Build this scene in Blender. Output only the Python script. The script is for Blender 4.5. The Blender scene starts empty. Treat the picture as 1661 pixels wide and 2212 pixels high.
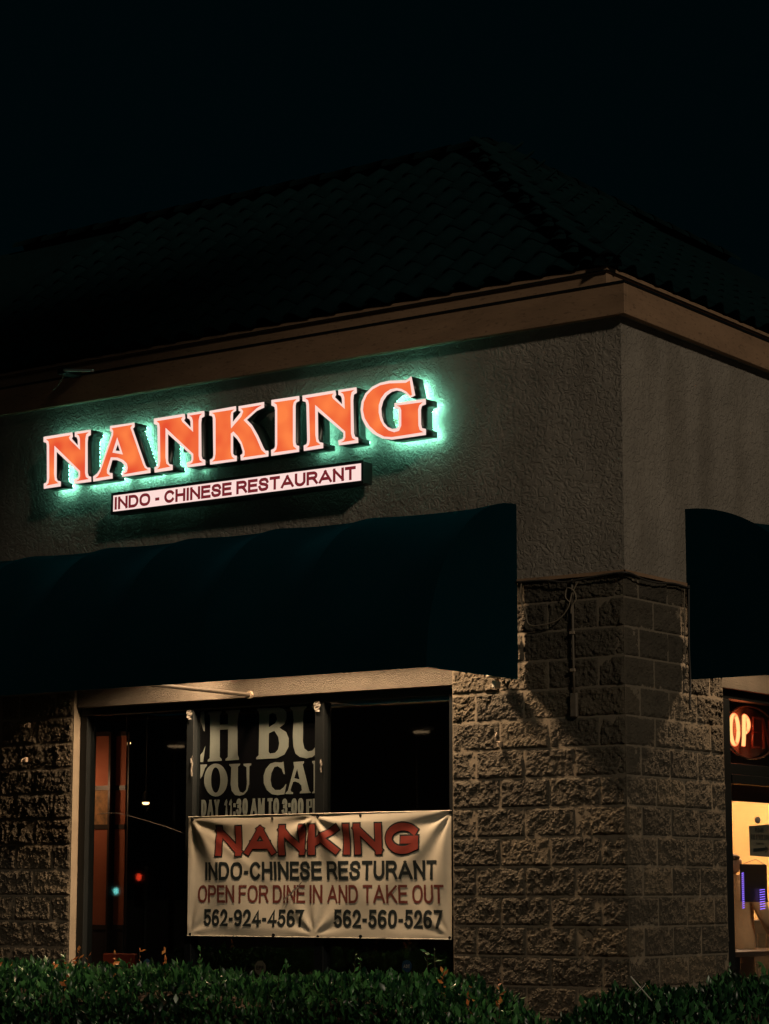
import bpy, bmesh, math, random
import numpy as np
from mathutils import Vector, Matrix, noise
R = math.radians
random.seed(7)
rng = np.random.default_rng(7)
S = bpy.context.scene
COL = S.collection

# ------------------------------------------------------------------ camera
cam_d = bpy.data.cameras.new('camera')
cam = bpy.data.objects.new('camera', cam_d); COL.objects.link(cam)
cam.location = (7.9533, -13.8637, 1.6657)
cam.rotation_euler = (math.pi / 2 + 0.1607, 0, 0.6236)
cam_d.sensor_fit = 'VERTICAL'; cam_d.sensor_height = 24.0
cam_d.lens = 5044.46 / 2212.0 * 24.0
cam_d.clip_start = 0.1; cam_d.clip_end = 1500
S.camera = cam

# ------------------------------------------------------------------ night sky and street light
W = bpy.data.worlds.new('World'); S.world = W; W.use_nodes = True
wn = W.node_tree.nodes; wl = W.node_tree.links; wn.clear()
wo = wn.new('ShaderNodeOutputWorld'); wb = wn.new('ShaderNodeBackground'); sky = wn.new('ShaderNodeTexSky')
sky.sky_type = 'NISHITA'; sky.sun_disc = False
sky.sun_elevation = R(-8); sky.sun_rotation = R(125)
wadd = wn.new('ShaderNodeMix'); wadd.data_type = 'RGBA'; wadd.blend_type = 'ADD'; wadd.inputs[0].default_value = 1.0
wsc = wn.new('ShaderNodeMix'); wsc.data_type = 'RGBA'; wsc.blend_type = 'MULTIPLY'; wsc.inputs[0].default_value = 1.0
wl.new(sky.outputs[0], wsc.inputs[6]); wsc.inputs[7].default_value = (0.05, 0.05, 0.05, 1)
wl.new(wsc.outputs[2], wadd.inputs[6]); wadd.inputs[7].default_value = (0.0008, 0.017, 0.022, 1)
wl.new(wadd.outputs[2], wb.inputs[0]); wb.inputs[1].default_value = 0.1
wl.new(wb.outputs[0], wo.inputs[0])

sd = bpy.data.lights.new('street_light_glow', 'SUN'); sun = bpy.data.objects.new('street_light_glow', sd); COL.objects.link(sun)
sd.energy = 0.64; sd.angle = R(4.5); sd.color = (1.0, 0.82, 0.60)
to_light = Vector((1.8, -1.0, 1.05)).normalized()
sun.rotation_euler = to_light.to_track_quat('Z', 'Y').to_euler()
sun.location = (20, -20, 20)

S.view_settings.view_transform = 'Standard'; S.view_settings.look = 'None'
S.view_settings.exposure = 0.0; S.view_settings.gamma = 1.0
S.view_settings.use_curve_mapping = False
S.render.engine = 'CYCLES'
S.cycles.max_bounces = 6; S.cycles.transparent_max_bounces = 12
S.cycles.sample_clamp_indirect = 3.0

# ------------------------------------------------------------------ helpers
def tag(o, label=None, cat=None, group=None, kind=None):
    if label: o['label'] = label
    if cat: o['category'] = cat
    if group: o['group'] = group
    if kind: o['kind'] = kind
    return o
def empty(name, loc=(0, 0, 0), label=None, cat=None, group=None, kind=None):
    o = bpy.data.objects.new(name, None); COL.objects.link(o); o.location = loc
    o.empty_display_size = 0.1
    return tag(o, label, cat, group, kind)
def link(name, me, m=None, parent=None, loc=None, rz=None):
    o = bpy.data.objects.new(name, me); COL.objects.link(o)
    if m is not None and len(me.materials) == 0: me.materials.append(m)
    if parent: o.parent = parent
    if loc is not None: o.location = loc
    if rz is not None: o.rotation_euler = (0, 0, rz)
    return o
class MB:
    """collects boxes, prisms and tubes; coordinates relative to origin o"""
    def __init__(s, o=(0, 0, 0)): s.v = []; s.f = []; s.o = Vector(o)
    def add(s, vs, fs):
        n = len(s.v); s.v += [tuple(Vector(p) - s.o) for p in vs]; s.f += [tuple(i + n for i in f) for f in fs]; return s
    def box(s, x0, x1, y0, y1, z0, z1):
        if x0 > x1: x0, x1 = x1, x0
        if y0 > y1: y0, y1 = y1, y0
        vs = [(x, y, z) for x in (x0, x1) for y in (y0, y1) for z in (z0, z1)]
        return s.add(vs, [(0, 1, 3, 2), (4, 6, 7, 5), (0, 4, 5, 1), (2, 3, 7, 6), (0, 2, 6, 4), (1, 5, 7, 3)])
    def quad(s, a, b, c, d): return s.add([a, b, c, d], [(0, 1, 2, 3)])
    def tube(s, pts, r, n=8, r2=None):
        pts = [Vector(p) for p in pts]; m = len(pts); vs = []; fs = []
        for i, p in enumerate(pts):
            d = (pts[min(i + 1, m - 1)] - pts[max(i - 1, 0)]).normalized()
            a = d.orthogonal().normalized() if i == 0 else (a - d * a.dot(d)).normalized()
            b = d.cross(a); rr = r if r2 is None else r + (r2 - r) * i / (m - 1)
            vs += [p + (a * math.cos(t) + b * math.sin(t)) * rr for t in [2 * math.pi * k / n for k in range(n)]]
        for i in range(m - 1):
            for k in range(n): fs.append((i * n + k, i * n + (k + 1) % n, (i + 1) * n + (k + 1) % n, (i + 1) * n + k))
        fs.append(tuple(range(n))[::-1]); fs.append(tuple(range((m - 1) * n, m * n)))
        return s.add(vs, fs)
    def lathe(s, prof, c, n=16, axis='z'):
        vs = []; fs = []
        for (r_, h) in prof:
            for k in range(n):
                t = 2 * math.pi * k / n; a, b = r_ * math.cos(t), r_ * math.sin(t)
                q = {'z': (a, b, h), 'y': (a, h, b), 'x': (h, a, b)}[axis]
                vs.append((c[0] + q[0], c[1] + q[1], c[2] + q[2]))
        for i in range(len(prof) - 1):
            for k in range(n): fs.append((i * n + k, i * n + (k + 1) % n, (i + 1) * n + (k + 1) % n, (i + 1) * n + k))
        fs.append(tuple(range(n))[::-1]); fs.append(tuple(range((len(prof) - 1) * n, len(prof) * n)))
        return s.add(vs, fs)
    def mesh(s, name, smooth=False, bevel=0):
        me = bpy.data.meshes.new(name); me.from_pydata(s.v, [], s.f)
        bm = bmesh.new(); bm.from_mesh(me); bmesh.ops.recalc_face_normals(bm, faces=bm.faces)
        if bevel:
            bmesh.ops.bevel(bm, geom=list(bm.edges), offset=bevel, segments=1, affect='EDGES')
        bm.to_mesh(me); bm.free()
        if smooth:
            for p in me.polygons: p.use_smooth = True
        return me
    def build(s, name, m, parent=None, smooth=False, bevel=0):
        o = link(name, s.mesh(name, smooth, bevel), m, parent)
        if parent is None: o.location = s.o
        return o

def NT(m): return m.node_tree.nodes, m.node_tree.links
def mat(name, col, rough=0.8, var=0.0, vscale=3.0, col2=None, bump=0.0, bscale=40.0, bdist=0.01, bump2=0.0, b2scale=8.0, metal=0.0,
        emit=None, estr=0.0, stretch=(1, 1, 1), spec=0.5, sheen=0.0, stain=0.0):
    m = bpy.data.materials.new(name); m.use_nodes = True
    n, l = NT(m); b = n['Principled BSDF']
    b.inputs['Base Color'].default_value = (*col, 1); b.inputs['Roughness'].default_value = rough
    b.inputs['Metallic'].default_value = metal; b.inputs['Specular IOR Level'].default_value = spec
    if sheen: b.inputs['Sheen Weight'].default_value = sheen; b.inputs['Sheen Tint'].default_value = (0.05, 0.5, 0.75, 1); b.inputs['Sheen Roughness'].default_value = 0.45
    geo = n.new('ShaderNodeNewGeometry'); mp = n.new('ShaderNodeMapping'); mp.inputs['Scale'].default_value = stretch
    l.new(geo.outputs['Position'], mp.inputs[0])
    if var or stain:
        t = n.new('ShaderNodeTexNoise'); t.inputs['Scale'].default_value = vscale; t.inputs['Detail'].default_value = 6
        t.inputs['Roughness'].default_value = 0.65; l.new(mp.outputs[0], t.inputs[0])
        r_ = n.new('ShaderNodeValToRGB'); c2 = col2 or tuple(c * 0.45 for c in col)
        r_.color_ramp.elements[0].position = 0.5 - 0.22; r_.color_ramp.elements[1].position = 0.5 + 0.12
        mixc = tuple(c * (1 - var) + d * var for c, d in zip(col, c2))
        r_.color_ramp.elements[0].color = (*mixc, 1); r_.color_ramp.elements[1].color = (*col, 1)
        l.new(t.outputs[0], r_.inputs[0]); out = r_.outputs[0]
        if stain:
            t2 = n.new('ShaderNodeTexNoise'); t2.inputs['Scale'].default_value = vscale * 7; t2.inputs['Detail'].default_value = 3
            l.new(mp.outputs[0], t2.inputs[0]); r2 = n.new('ShaderNodeValToRGB')
            r2.color_ramp.elements[0].position = 0.30; r2.color_ramp.elements[1].position = 0.42
            k = 1 - stain; r2.color_ramp.elements[0].color = (k, k, k, 1)
            l.new(t2.outputs[0], r2.inputs[0]); mx = n.new('ShaderNodeMix'); mx.data_type = 'RGBA'; mx.blend_type = 'MULTIPLY'; mx.inputs[0].default_value = 1
            l.new(out, mx.inputs[6]); l.new(r2.outputs[0], mx.inputs[7]); out = mx.outputs[2]
        l.new(out, b.inputs['Base Color'])
    last = None
    for st, sc, dist in ((bump2, b2scale, bdist * 2), (bump, bscale, bdist)):
        if st:
            t = n.new('ShaderNodeTexNoise'); t.inputs['Scale'].default_value = sc; t.inputs['Detail'].default_value = 5
            t.inputs['Roughness'].default_value = 0.6; l.new(mp.outputs[0], t.inputs[0])
            bp = n.new('ShaderNodeBump'); bp.inputs['Strength'].default_value = st; bp.inputs['Distance'].default_value = dist
            l.new(t.outputs[0], bp.inputs['Height'])
            if last: l.new(last.outputs[0], bp.inputs['Normal'])
            last = bp
    if last: l.new(last.outputs[0], b.inputs['Normal'])
    if emit:
        b.inputs['Emission Color'].default_value = (*emit, 1); b.inputs['Emission Strength'].default_value = estr
    return m
def emis(name, col, s):
    m = bpy.data.materials.new(name); m.use_nodes = True; n, l = NT(m); n.clear()
    o = n.new('ShaderNodeOutputMaterial'); e = n.new('ShaderNodeEmission'); e.inputs[0].default_value = (*col, 1); e.inputs[1].default_value = s
    l.new(e.outputs[0], o.inputs[0]); return m
def glass(name, tint=(0.9, 0.95, 0.95), boost=1.0):
    m = bpy.data.materials.new(name); m.use_nodes = True; n, l = NT(m); n.clear()
    o = n.new('ShaderNodeOutputMaterial'); mx = n.new('ShaderNodeMixShader'); fr = n.new('ShaderNodeFresnel'); fr.inputs[0].default_value = 1.5 * boost
    tr = n.new('ShaderNodeBsdfTransparent'); tr.inputs[0].default_value = (*tint, 1); gl = n.new('ShaderNodeBsdfGlossy')
    gl.inputs['Roughness'].default_value = 0.015
    ge = n.new('ShaderNodeNewGeometry'); mr = n.new('ShaderNodeMapRange')      # same index from either side of the thin sheet
    l.new(ge.outputs['Backfacing'], mr.inputs[0]); mr.inputs[3].default_value = 1.5; mr.inputs[4].default_value = 1 / 1.5; l.new(mr.outputs[0], fr.inputs[0])
    l.new(fr.outputs[0], mx.inputs[0]); l.new(tr.outputs[0], mx.inputs[1]); l.new(gl.outputs[0], mx.inputs[2]); l.new(mx.outputs[0], o.inputs[0])
    return m

def stucco_mat(name, col):
    m = mat(name, col, 0.9, var=0.55, vscale=1.3, bump=0.55, bscale=90, bdist=0.004)
    n, l = NT(m); b = n['Principled BSDF']; geo = n['Geometry']
    nz = n.new('ShaderNodeTexNoise'); nz.inputs['Scale'].default_value = 20; nz.inputs['Detail'].default_value = 4; nz.inputs['Distortion'].default_value = 1.4
    l.new(geo.outputs['Position'], nz.inputs[0])
    rp = n.new('ShaderNodeValToRGB'); rp.color_ramp.elements[0].position = 0.40; rp.color_ramp.elements[1].position = 0.56
    l.new(nz.outputs[0], rp.inputs[0])
    bp = n.new('ShaderNodeBump'); bp.inputs['Strength'].default_value = 0.75; bp.inputs['Distance'].default_value = 0.007
    l.new(rp.outputs[0], bp.inputs['Height'])
    old = b.inputs['Normal'].links[0].from_node; l.new(bp.outputs[0], old.inputs['Normal'])
    mp2 = n.new('ShaderNodeMapping'); mp2.inputs['Scale'].default_value = (3.2, 3.2, 0.7); l.new(geo.outputs['Position'], mp2.inputs[0])
    st = n.new('ShaderNodeTexNoise'); st.inputs['Scale'].default_value = 1.0; st.inputs['Detail'].default_value = 5; l.new(mp2.outputs[0], st.inputs[0])
    sr = n.new('ShaderNodeValToRGB'); sr.color_ramp.elements[0].position = 0.36; sr.color_ramp.elements[0].color = (0.62, 0.60, 0.57, 1); sr.color_ramp.elements[1].position = 0.56; sr.color_ramp.elements[1].color = (1, 1, 1, 1)
    l.new(st.outputs[0], sr.inputs[0]); mm = n.new('ShaderNodeMix'); mm.data_type = 'RGBA'; mm.blend_type = 'MULTIPLY'; mm.inputs[0].default_value = 0.5
    l.new(b.inputs['Base Color'].links[0].from_socket, mm.inputs[6]); l.new(sr.outputs[0], mm.inputs[7]); l.new(mm.outputs[2], b.inputs['Base Color'])
    return m

M = {}
M['stucco'] = stucco_mat('stucco', (0.34, 0.305, 0.26))
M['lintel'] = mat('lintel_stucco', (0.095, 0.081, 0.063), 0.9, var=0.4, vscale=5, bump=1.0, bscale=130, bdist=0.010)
M['block'] = mat('split_face_block', (0.088, 0.075, 0.055), 0.95, var=0.6, vscale=2.0, bump=1.0, bscale=110, bdist=0.009, stain=0.25)
M['block_dark'] = mat('split_face_block_dark', (0.072, 0.062, 0.046), 0.95, var=0.6, vscale=2.4, bump=1.0, bscale=110, bdist=0.009, stain=0.3)
M['block_warm'] = mat('split_face_block_warm', (0.104, 0.086, 0.060), 0.95, var=0.5, vscale=2.2, bump=1.0, bscale=110, bdist=0.009, stain=0.25)
M['mortar'] = mat('mortar', (0.20, 0.168, 0.125), 0.95, var=0.4, vscale=5, bump=0.5, bscale=150, bdist=0.002)
M['fascia'] = mat('painted_wood', (0.36, 0.225, 0.135), 0.75, var=0.5, vscale=2.5, stretch=(1, 1, 3), bump=0.3, bscale=30, bdist=0.003, stain=0.35)
M['soffit'] = mat('soffit_paint', (0.30, 0.30, 0.26), 0.8, var=0.3)
M['tile'] = mat('roof_tile', (0.003, 0.015, 0.017), 0.95, spec=0.05, var=0.5, vscale=5, bump=0.4, bscale=60, bdist=0.004)
M['awning'] = mat('navy_canvas', (0.0008, 0.015, 0.022), 0.9, sheen=0.09, spec=0.0, var=0.25, vscale=2, bump=0.25, bscale=400, bdist=0.001)
M['frame'] = mat('dark_bronze_frame', (0.007, 0.009, 0.010), 0.5, spec=0.25, metal=0.0, var=0.3, vscale=8)
M['can'] = mat('letter_can', (0.018, 0.026, 0.024), 0.35, var=0.3, vscale=12)
M['gal'] = mat('galvanised_bar', (0.42, 0.34, 0.26), 0.6, metal=0.3, var=0.5, vscale=20)
M['cable'] = mat('cable_sheath', (0.22, 0.18, 0.13), 0.7, var=0.3, vscale=30)
M['cable_dark'] = mat('dark_cable', (0.05, 0.045, 0.04), 0.6)
M['conduit'] = mat('painted_conduit', (0.15, 0.125, 0.095), 0.7, var=0.4, vscale=15)
M['banner'] = mat('banner_vinyl', (0.53, 0.50, 0.42), 0.42, var=0.12, vscale=6, bump=0.15, bscale=60, bdist=0.001)
M['ink_black'] = mat('black_ink', (0.012, 0.018, 0.020), 0.5)
M['ink_red'] = mat('red_ink', (0.19, 0.030, 0.022), 0.5, var=0.3, vscale=7)
M['ink_maroon'] = mat('maroon_ink', (0.13, 0.032, 0.027), 0.5)
M['poster'] = mat('dark_poster', (0.004, 0.0038, 0.005), 0.9, spec=0.05)
M['poster_ink'] = mat('poster_pale_ink', (0.28, 0.30, 0.28), 0.6, var=0.1)
M['tape'] = mat('clear_tape', (0.17, 0.16, 0.145), 0.3, bump=0.8, bscale=60, bdist=0.01)
M['glass'] = glass('window_glass', (0.95, 0.97, 0.97))
M['glass2'] = glass('lit_window_glass', (0.97, 0.98, 0.97))
M['room_dark'] = mat('dark_room_paint', (0.03, 0.02, 0.017), 0.8)
M['room_floor'] = mat('dark_carpet', (0.02, 0.018, 0.016), 0.9)
M['room_orange'] = mat('orange_wall_paint', (0.86, 0.52, 0.21), 0.8, var=0.12, vscale=1.5)
M['ceiling'] = mat('ceiling_paint', (0.6, 0.5, 0.4), 0.8)
M['brown'] = mat('brown_header', (0.12, 0.06, 0.04), 0.6, var=0.4)
M['grey'] = mat('grey_ledge', (0.085, 0.068, 0.056), 0.6, var=0.3)
M['black'] = mat('black_plastic', (0.012, 0.013, 0.014), 0.4)
M['wood'] = mat('chair_wood', (0.045, 0.028, 0.02), 0.45, var=0.5, vscale=10)
M['seat'] = mat('tan_seat_vinyl', (0.5, 0.33, 0.20), 0.5)
M['red_vinyl'] = mat('red_seat_vinyl', (0.5, 0.09, 0.04), 0.5)
M['screen_paper'] = mat('orange_screen_paper', (0.46, 0.14, 0.07), 0.8, var=0.15, vscale=8)
M['screen_art'] = mat('painted_screen_panel', (0.45, 0.24, 0.10), 0.8, var=0.9, vscale=14, col2=(0.06, 0.06, 0.04))
M['paper'] = mat('paper_notice', (0.16, 0.15, 0.115), 0.7)
M['white_plastic'] = mat('white_plastic', (0.6, 0.57, 0.5), 0.4)
M['skin'] = mat('skin', (0.35, 0.2, 0.13), 0.6)
M['hair'] = mat('dark_hair', (0.05, 0.022, 0.014), 0.6, bump=0.6, bscale=80)
M['shirt'] = mat('pale_shirt', (0.55, 0.36, 0.21), 0.85, bump=0.5, bscale=9, bdist=0.03)
M['asphalt'] = mat('asphalt', (0.05, 0.05, 0.05), 0.9, var=0.4, vscale=1.2, bump=0.5, bscale=120, bdist=0.004)
M['concrete'] = mat('pavement_concrete', (0.30, 0.28, 0.25), 0.9, var=0.35, vscale=1.0, bump=0.4, bscale=90, bdist=0.003)
M['soil'] = mat('planting_soil', (0.06, 0.045, 0.032), 0.95, var=0.6, vscale=4, bump=0.9, bscale=25, bdist=0.03)
M['line'] = mat('road_paint', (0.7, 0.7, 0.66), 0.7, var=0.3, vscale=6)
M['bark'] = mat('bark', (0.10, 0.07, 0.05), 0.95, var=0.6, vscale=8, bump=0.9, bscale=20, bdist=0.02)
M['steel'] = mat('pole_steel', (0.22, 0.23, 0.23), 0.5, metal=0.6)
M['car'] = mat('dark_car_paint', (0.02, 0.022, 0.026), 0.12, spec=0.8)
M['rubber'] = mat('rubber', (0.015, 0.015, 0.015), 0.8)
M['chrome'] = mat('chrome', (0.6, 0.6, 0.6), 0.1, metal=1.0)
M['cup'] = glass('clear_cup', (0.93, 0.95, 0.94), 1.0)
def leafmat(name, c, c2):
    m = bpy.data.materials.new(name); m.use_nodes = True; n, l = NT(m); b = n['Principled BSDF']
    oi = n.new('ShaderNodeNewGeometry'); rp = n.new('ShaderNodeValToRGB')
    l.new(oi.outputs['Random Per Island'], rp.inputs[0])
    rp.color_ramp.elements[0].color = (*c, 1); rp.color_ramp.elements[1].color = (*c2, 1)
    l.new(rp.outputs[0], b.inputs['Base Color']); b.inputs['Roughness'].default_value = 0.32; rp.color_ramp.elements[0].position = 0.25
    b.inputs['Subsurface Weight'].default_value = 0.0; b.inputs['Specular IOR Level'].default_value = 0.5
    tl = n.new('ShaderNodeBsdfTranslucent'); l.new(rp.outputs[0], tl.inputs[0]); mx = n.new('ShaderNodeMixShader'); mx.inputs[0].default_value = 0.25
    o = n['Material Output']; l.new(b.outputs[0], mx.inputs[1]); l.new(tl.outputs[0], mx.inputs[2]); l.new(mx.outputs[0], o.inputs[0])
    return m
M['leaf'] = leafmat('hedge_leaf', (0.004, 0.026, 0.012), (0.070, 0.23, 0.075))
M['leaf_red'] = leafmat('young_red_leaf', (0.55, 0.14, 0.05), (0.65, 0.32, 0.10))
M['leaf_tree'] = leafmat('tree_leaf', (0.03, 0.07, 0.02), (0.05, 0.1, 0.03))

# ------------------------------------------------------------------ flat shapes from outlines
def spline_mesh(name, polys, depth=0.0):
    """even-odd filled outlines in the x-z plane -> mesh; depth extrudes towards +y"""
    cu = bpy.data.curves.new(name, 'CURVE'); cu.dimensions = '2D'; cu.fill_mode = 'BOTH' if depth else 'BOTH'
    for p in polys:
        sp = cu.splines.new('POLY'); sp.points.add(len(p) - 1)
        for q, (x, z) in zip(sp.points, p): q.co = (x, z, 0, 1)
        sp.use_cyclic_u = True
    if depth: cu.extrude = depth / 2
    ob = bpy.data.objects.new(name, cu); COL.objects.link(ob)
    dg = bpy.context.evaluated_depsgraph_get(); dg.update()
    me = bpy.data.meshes.new_from_object(ob.evaluated_get(dg))
    bpy.data.objects.remove(ob); bpy.data.curves.remove(cu)
    for v in me.vertices:
        x, z, h = v.co; v.co = (x, -h + depth / 2, z)
    me.name = name
    bm = bmesh.new(); bm.from_mesh(me)
    bmesh.ops.remove_doubles(bm, verts=bm.verts, dist=1e-5)
    bmesh.ops.recalc_face_normals(bm, faces=bm.faces); bm.to_mesh(me); bm.free()
    return me
def arc(cx, cy, rx, ry, a0, a1, n=14): return [(cx + rx * math.cos(R(a0 + (a1 - a0) * k / n)), cy + ry * math.sin(R(a0 + (a1 - a0) * k / n))) for k in range(n + 1)]
def sq(n=24, p=2.35):
    o = []
    for k in range(n):
        t = 2 * math.pi * k / n; c, s_ = math.cos(t), math.sin(t); o.append((0.5 + 0.5 * math.copysign(abs(c) ** (2 / p), c), 0.5 + 0.5 * math.copysign(abs(s_) ** (2 / p), s_)))
    return o
# centre lines of a plain grotesque alphabet: (width, strokes); a stroke that starts with 'c' is closed
SC = [(0.98, 0.74), (0.90, 0.91), (0.70, 1.0), (0.48, 1.0), (0.22, 0.97), (0.07, 0.84), (0.08, 0.68), (0.25, 0.57), (0.5, 0.52), (0.78, 0.45), (0.95, 0.33), (0.95, 0.16), (0.80, 0.03), (0.52, 0.0), (0.26, 0.0), (0.08, 0.10), (0.0, 0.28)]
GLY = {
 'A': (0.82, [[(0, 0), (0.5, 1)], [(0.5, 1), (1, 0)], [(0.2, 0.3), (0.8, 0.3)]]),
 'B': (0.68, [[(0, 0), (0, 1), (0.55, 1)] + arc(0.6, 0.77, 0.34, 0.23, 90, -90, 10) + [(0.0, 0.54)], [(0, 0), (0.6, 0)] + arc(0.65, 0.27, 0.35, 0.27, -90, 90, 10) + [(0.0, 0.54)]]),
 'C': (0.70, [arc(0.52, 0.5, 0.52, 0.5, 38, 322, 26)]),
 'D': (0.70, [['c', (0, 0), (0, 1), (0.42, 1)] + arc(0.5, 0.5, 0.5, 0.5, 82, -82, 14) + [(0.42, 0)]]),
 'E': (0.62, [[(1, 1), (0, 1), (0, 0), (1.04, 0)], [(0, 0.53), (0.92, 0.53)]]),
 'F': (0.58, [[(1, 1), (0, 1), (0, 0)], [(0, 0.52), (0.88, 0.52)]]),
 'G': (0.82, [arc(0.52, 0.5, 0.52, 0.5, 40, 300, 24) + [(0.98, 0.16), (0.98, 0.44), (0.55, 0.44)]]),
 'H': (0.68, [[(0, 0), (0, 1)], [(1, 0), (1, 1)], [(0, 0.53), (1, 0.53)]]),
 'I': (0.20, [[(0.5, 0), (0.5, 1)]]),
 'K': (0.77, [[(0, 0), (0, 1)], [(0.98, 1), (0.02, 0.34)], [(0.36, 0.58), (1.0, 0)]]),
 'L': (0.58, [[(0, 1), (0, 0), (1, 0)]]),
 'M': (0.80, [[(0, 0), (0, 1)], [(0, 1), (0.5, 0.02)], [(0.5, 0.02), (1, 1)], [(1, 0), (1, 1)]]),
 'N': (0.68, [[(0, 0), (0, 1)], [(0, 1), (1, 0)], [(1, 0), (1, 1)]]),
 'O': (0.76, [['c'] + sq()]),
 'P': (0.66, [[(0, 0), (0, 1), (0.6, 1)] + arc(0.66, 0.74, 0.34, 0.26, 90, -90, 12) + [(0, 0.48)]]),
 'R': (0.70, [[(0, 0), (0, 1), (0.6, 1)] + arc(0.64, 0.75, 0.33, 0.25, 90, -90, 12) + [(0, 0.50)], [(0.52, 0.5), (0.70, 0.42), (1.02, 0)]]),
 'S': (0.66, [SC]),
 'T': (0.66, [[(0, 1), (1, 1)], [(0.5, 1), (0.5, 0)]]),
 'U': (0.68, [[(0, 1), (0, 0.4)] + arc(0.5, 0.36, 0.5, 0.36, 180, 360, 16) + [(1, 0.4), (1, 1)]]),
 'V': (0.70, [[(0, 1), (0.5, 0)], [(0.5, 0), (1, 1)]]),
 'Y': (0.70, [[(0, 1), (0.5, 0.45)], [(1, 1), (0.5, 0.45)], [(0.5, 0.5), (0.5, 0)]]),
 '0': (0.56, [['c'] + sq(24, 2.5)]),
 '1': (0.40, [[(0.62, 0), (0.62, 1), (0.5, 0.92), (0.1, 0.74)]]),
 '2': (0.56, [[(0.03, 0.74)] + arc(0.5, 0.70, 0.46, 0.30, 165, -20, 14) + [(0.72, 0.38), (0.0, 0.0), (1.02, 0.0)]]),
 '3': (0.56, [arc(0.48, 0.76, 0.42, 0.24, 165, -80, 12) + [(0.4, 0.53)], [(0.4, 0.53)] + arc(0.48, 0.27, 0.50, 0.27, 80, -165, 14)]),
 '4': (0.60, [[(0.74, 0), (0.74, 1), (0.0, 0.27), (1.05, 0.27)]]),
 '5': (0.56, [[(0.92, 1), (0.2, 1), (0.10, 0.52)] + arc(0.48, 0.31, 0.50, 0.31, 130, -155, 16)]),
 '6': (0.56, [arc(0.55, 0.60, 0.55, 0.40, 55, 180, 12) + [(0.0, 0.45)] + arc(0.5, 0.28, 0.5, 0.28, 180, 520, 20)]),
 '7': (0.56, [[(0.0, 1), (1, 1), (0.62, 0.5), (0.42, 0)]]),
 '9': (0.56, [arc(0.45, 0.40, 0.55, 0.40, 235, 360, 12) + [(1.0, 0.55)] + arc(0.5, 0.72, 0.5, 0.28, 0, 340, 20)]),
 '-': (0.34, [[(0.15, 0.40), (0.85, 0.40)]]), ':': (0.20, [[(0.5, 0.0), (0.5, 0.06)], [(0.5, 0.60), (0.5, 0.66)]]), '!': (0.2, [[(0.5, 0.35), (0.5, 1)], [(0.5, 0), (0.5, 0.05)]])}
def text_mesh(txt, x0, x1, z0, z1, weight=0.16, gap=0.14, word=0.36, grow=0.0):
    """strokes of even weight laid out to fill a rectangle of the x-z plane; weight is a share of the height"""
    H = z1 - z0; t = weight * H; g = gap * H; txt = txt.upper()
    wsum = sum(GLY[c][0] for c in txt if c != ' ') * H; free = (x1 - x0) - g * sum(1 for a, b in zip(txt, txt[1:]) if a != ' ' and b != ' ') - word * H * txt.count(' ')
    k = free / wsum; x = x0; vs = []; fs = []; lay_ = 0
    for ci, c in enumerate(txt):
        if c == ' ': x += word * H; continue
        w, strokes = GLY[c]; w *= H * k; th = min(t, w * 0.9) if c not in 'I:!-' else t
        for st in strokes:
            closed = st[0] == 'c'; P = [Vector((x + t / 2 + u * max(0.0, w - t), z0 + t / 2 + v * (H - t))) if c not in 'I:!' else Vector((x + w / 2, z0 + t / 2 + v * (H - t))) for u, v in (st[1:] if closed else st)]
            Q = [P[0]]
            for p in P[1:]:
                if (p - Q[-1]).length > 1e-5: Q.append(p)
            P = Q; n = len(P); hw = t / 2 + grow
            if not closed:
                P[0] = P[0] + (P[0] - P[1]).normalized() * hw; P[-1] = P[-1] + (P[-1] - P[-2]).normalized() * hw
            b0 = len(vs); yo = -0.00006 * (lay_ % 7); lay_ += 1
            for i in range(n):
                a = (P[i] - P[i - 1]).normalized() if (i > 0 or closed) else (P[1] - P[0]).normalized()
                b = (P[(i + 1) % n] - P[i]).normalized() if (i < n - 1 or closed) else a
                m = Vector((-(a + b).y, (a + b).x)); m = m.normalized() if m.length > 1e-6 else Vector((-a.y, a.x))
                sc_ = min(1.6, 1 / max(0.4, m.dot(Vector((-a.y, a.x)))))
                for s_ in (1, -1):
                    q = P[i] + m * (hw * sc_ * s_); vs.append((q.x, yo, min(z1 + grow, max(z0 - grow, q.y))))
            for i in range(n if closed else n - 1):
                j = (i + 1) % n; fs.append((b0 + 2 * i, b0 + 2 * i + 1, b0 + 2 * j + 1, b0 + 2 * j))
        x += w + (g if ci + 1 < len(txt) and txt[ci + 1] != ' ' else 0)
    me = bpy.data.meshes.new('lettering'); me.from_pydata(vs, [], fs); me.update(); return me
def cut_grid(me, xs, zs):
    bm = bmesh.new(); bm.from_mesh(me)
    for x in xs: bmesh.ops.bisect_plane(bm, geom=list(bm.verts) + list(bm.edges) + list(bm.faces), plane_co=(x, 0, 0), plane_no=(1, 0, 0))
    for z in zs: bmesh.ops.bisect_plane(bm, geom=list(bm.verts) + list(bm.edges) + list(bm.faces), plane_co=(0, 0, z), plane_no=(0, 0, 1))
    bm.to_mesh(me); bm.free()
def join_meshes(ms):
    bm = bmesh.new()
    for m in ms: bm.from_mesh(m)
    me = bpy.data.meshes.new('lettering'); bm.to_mesh(me); bm.free(); return me

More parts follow.
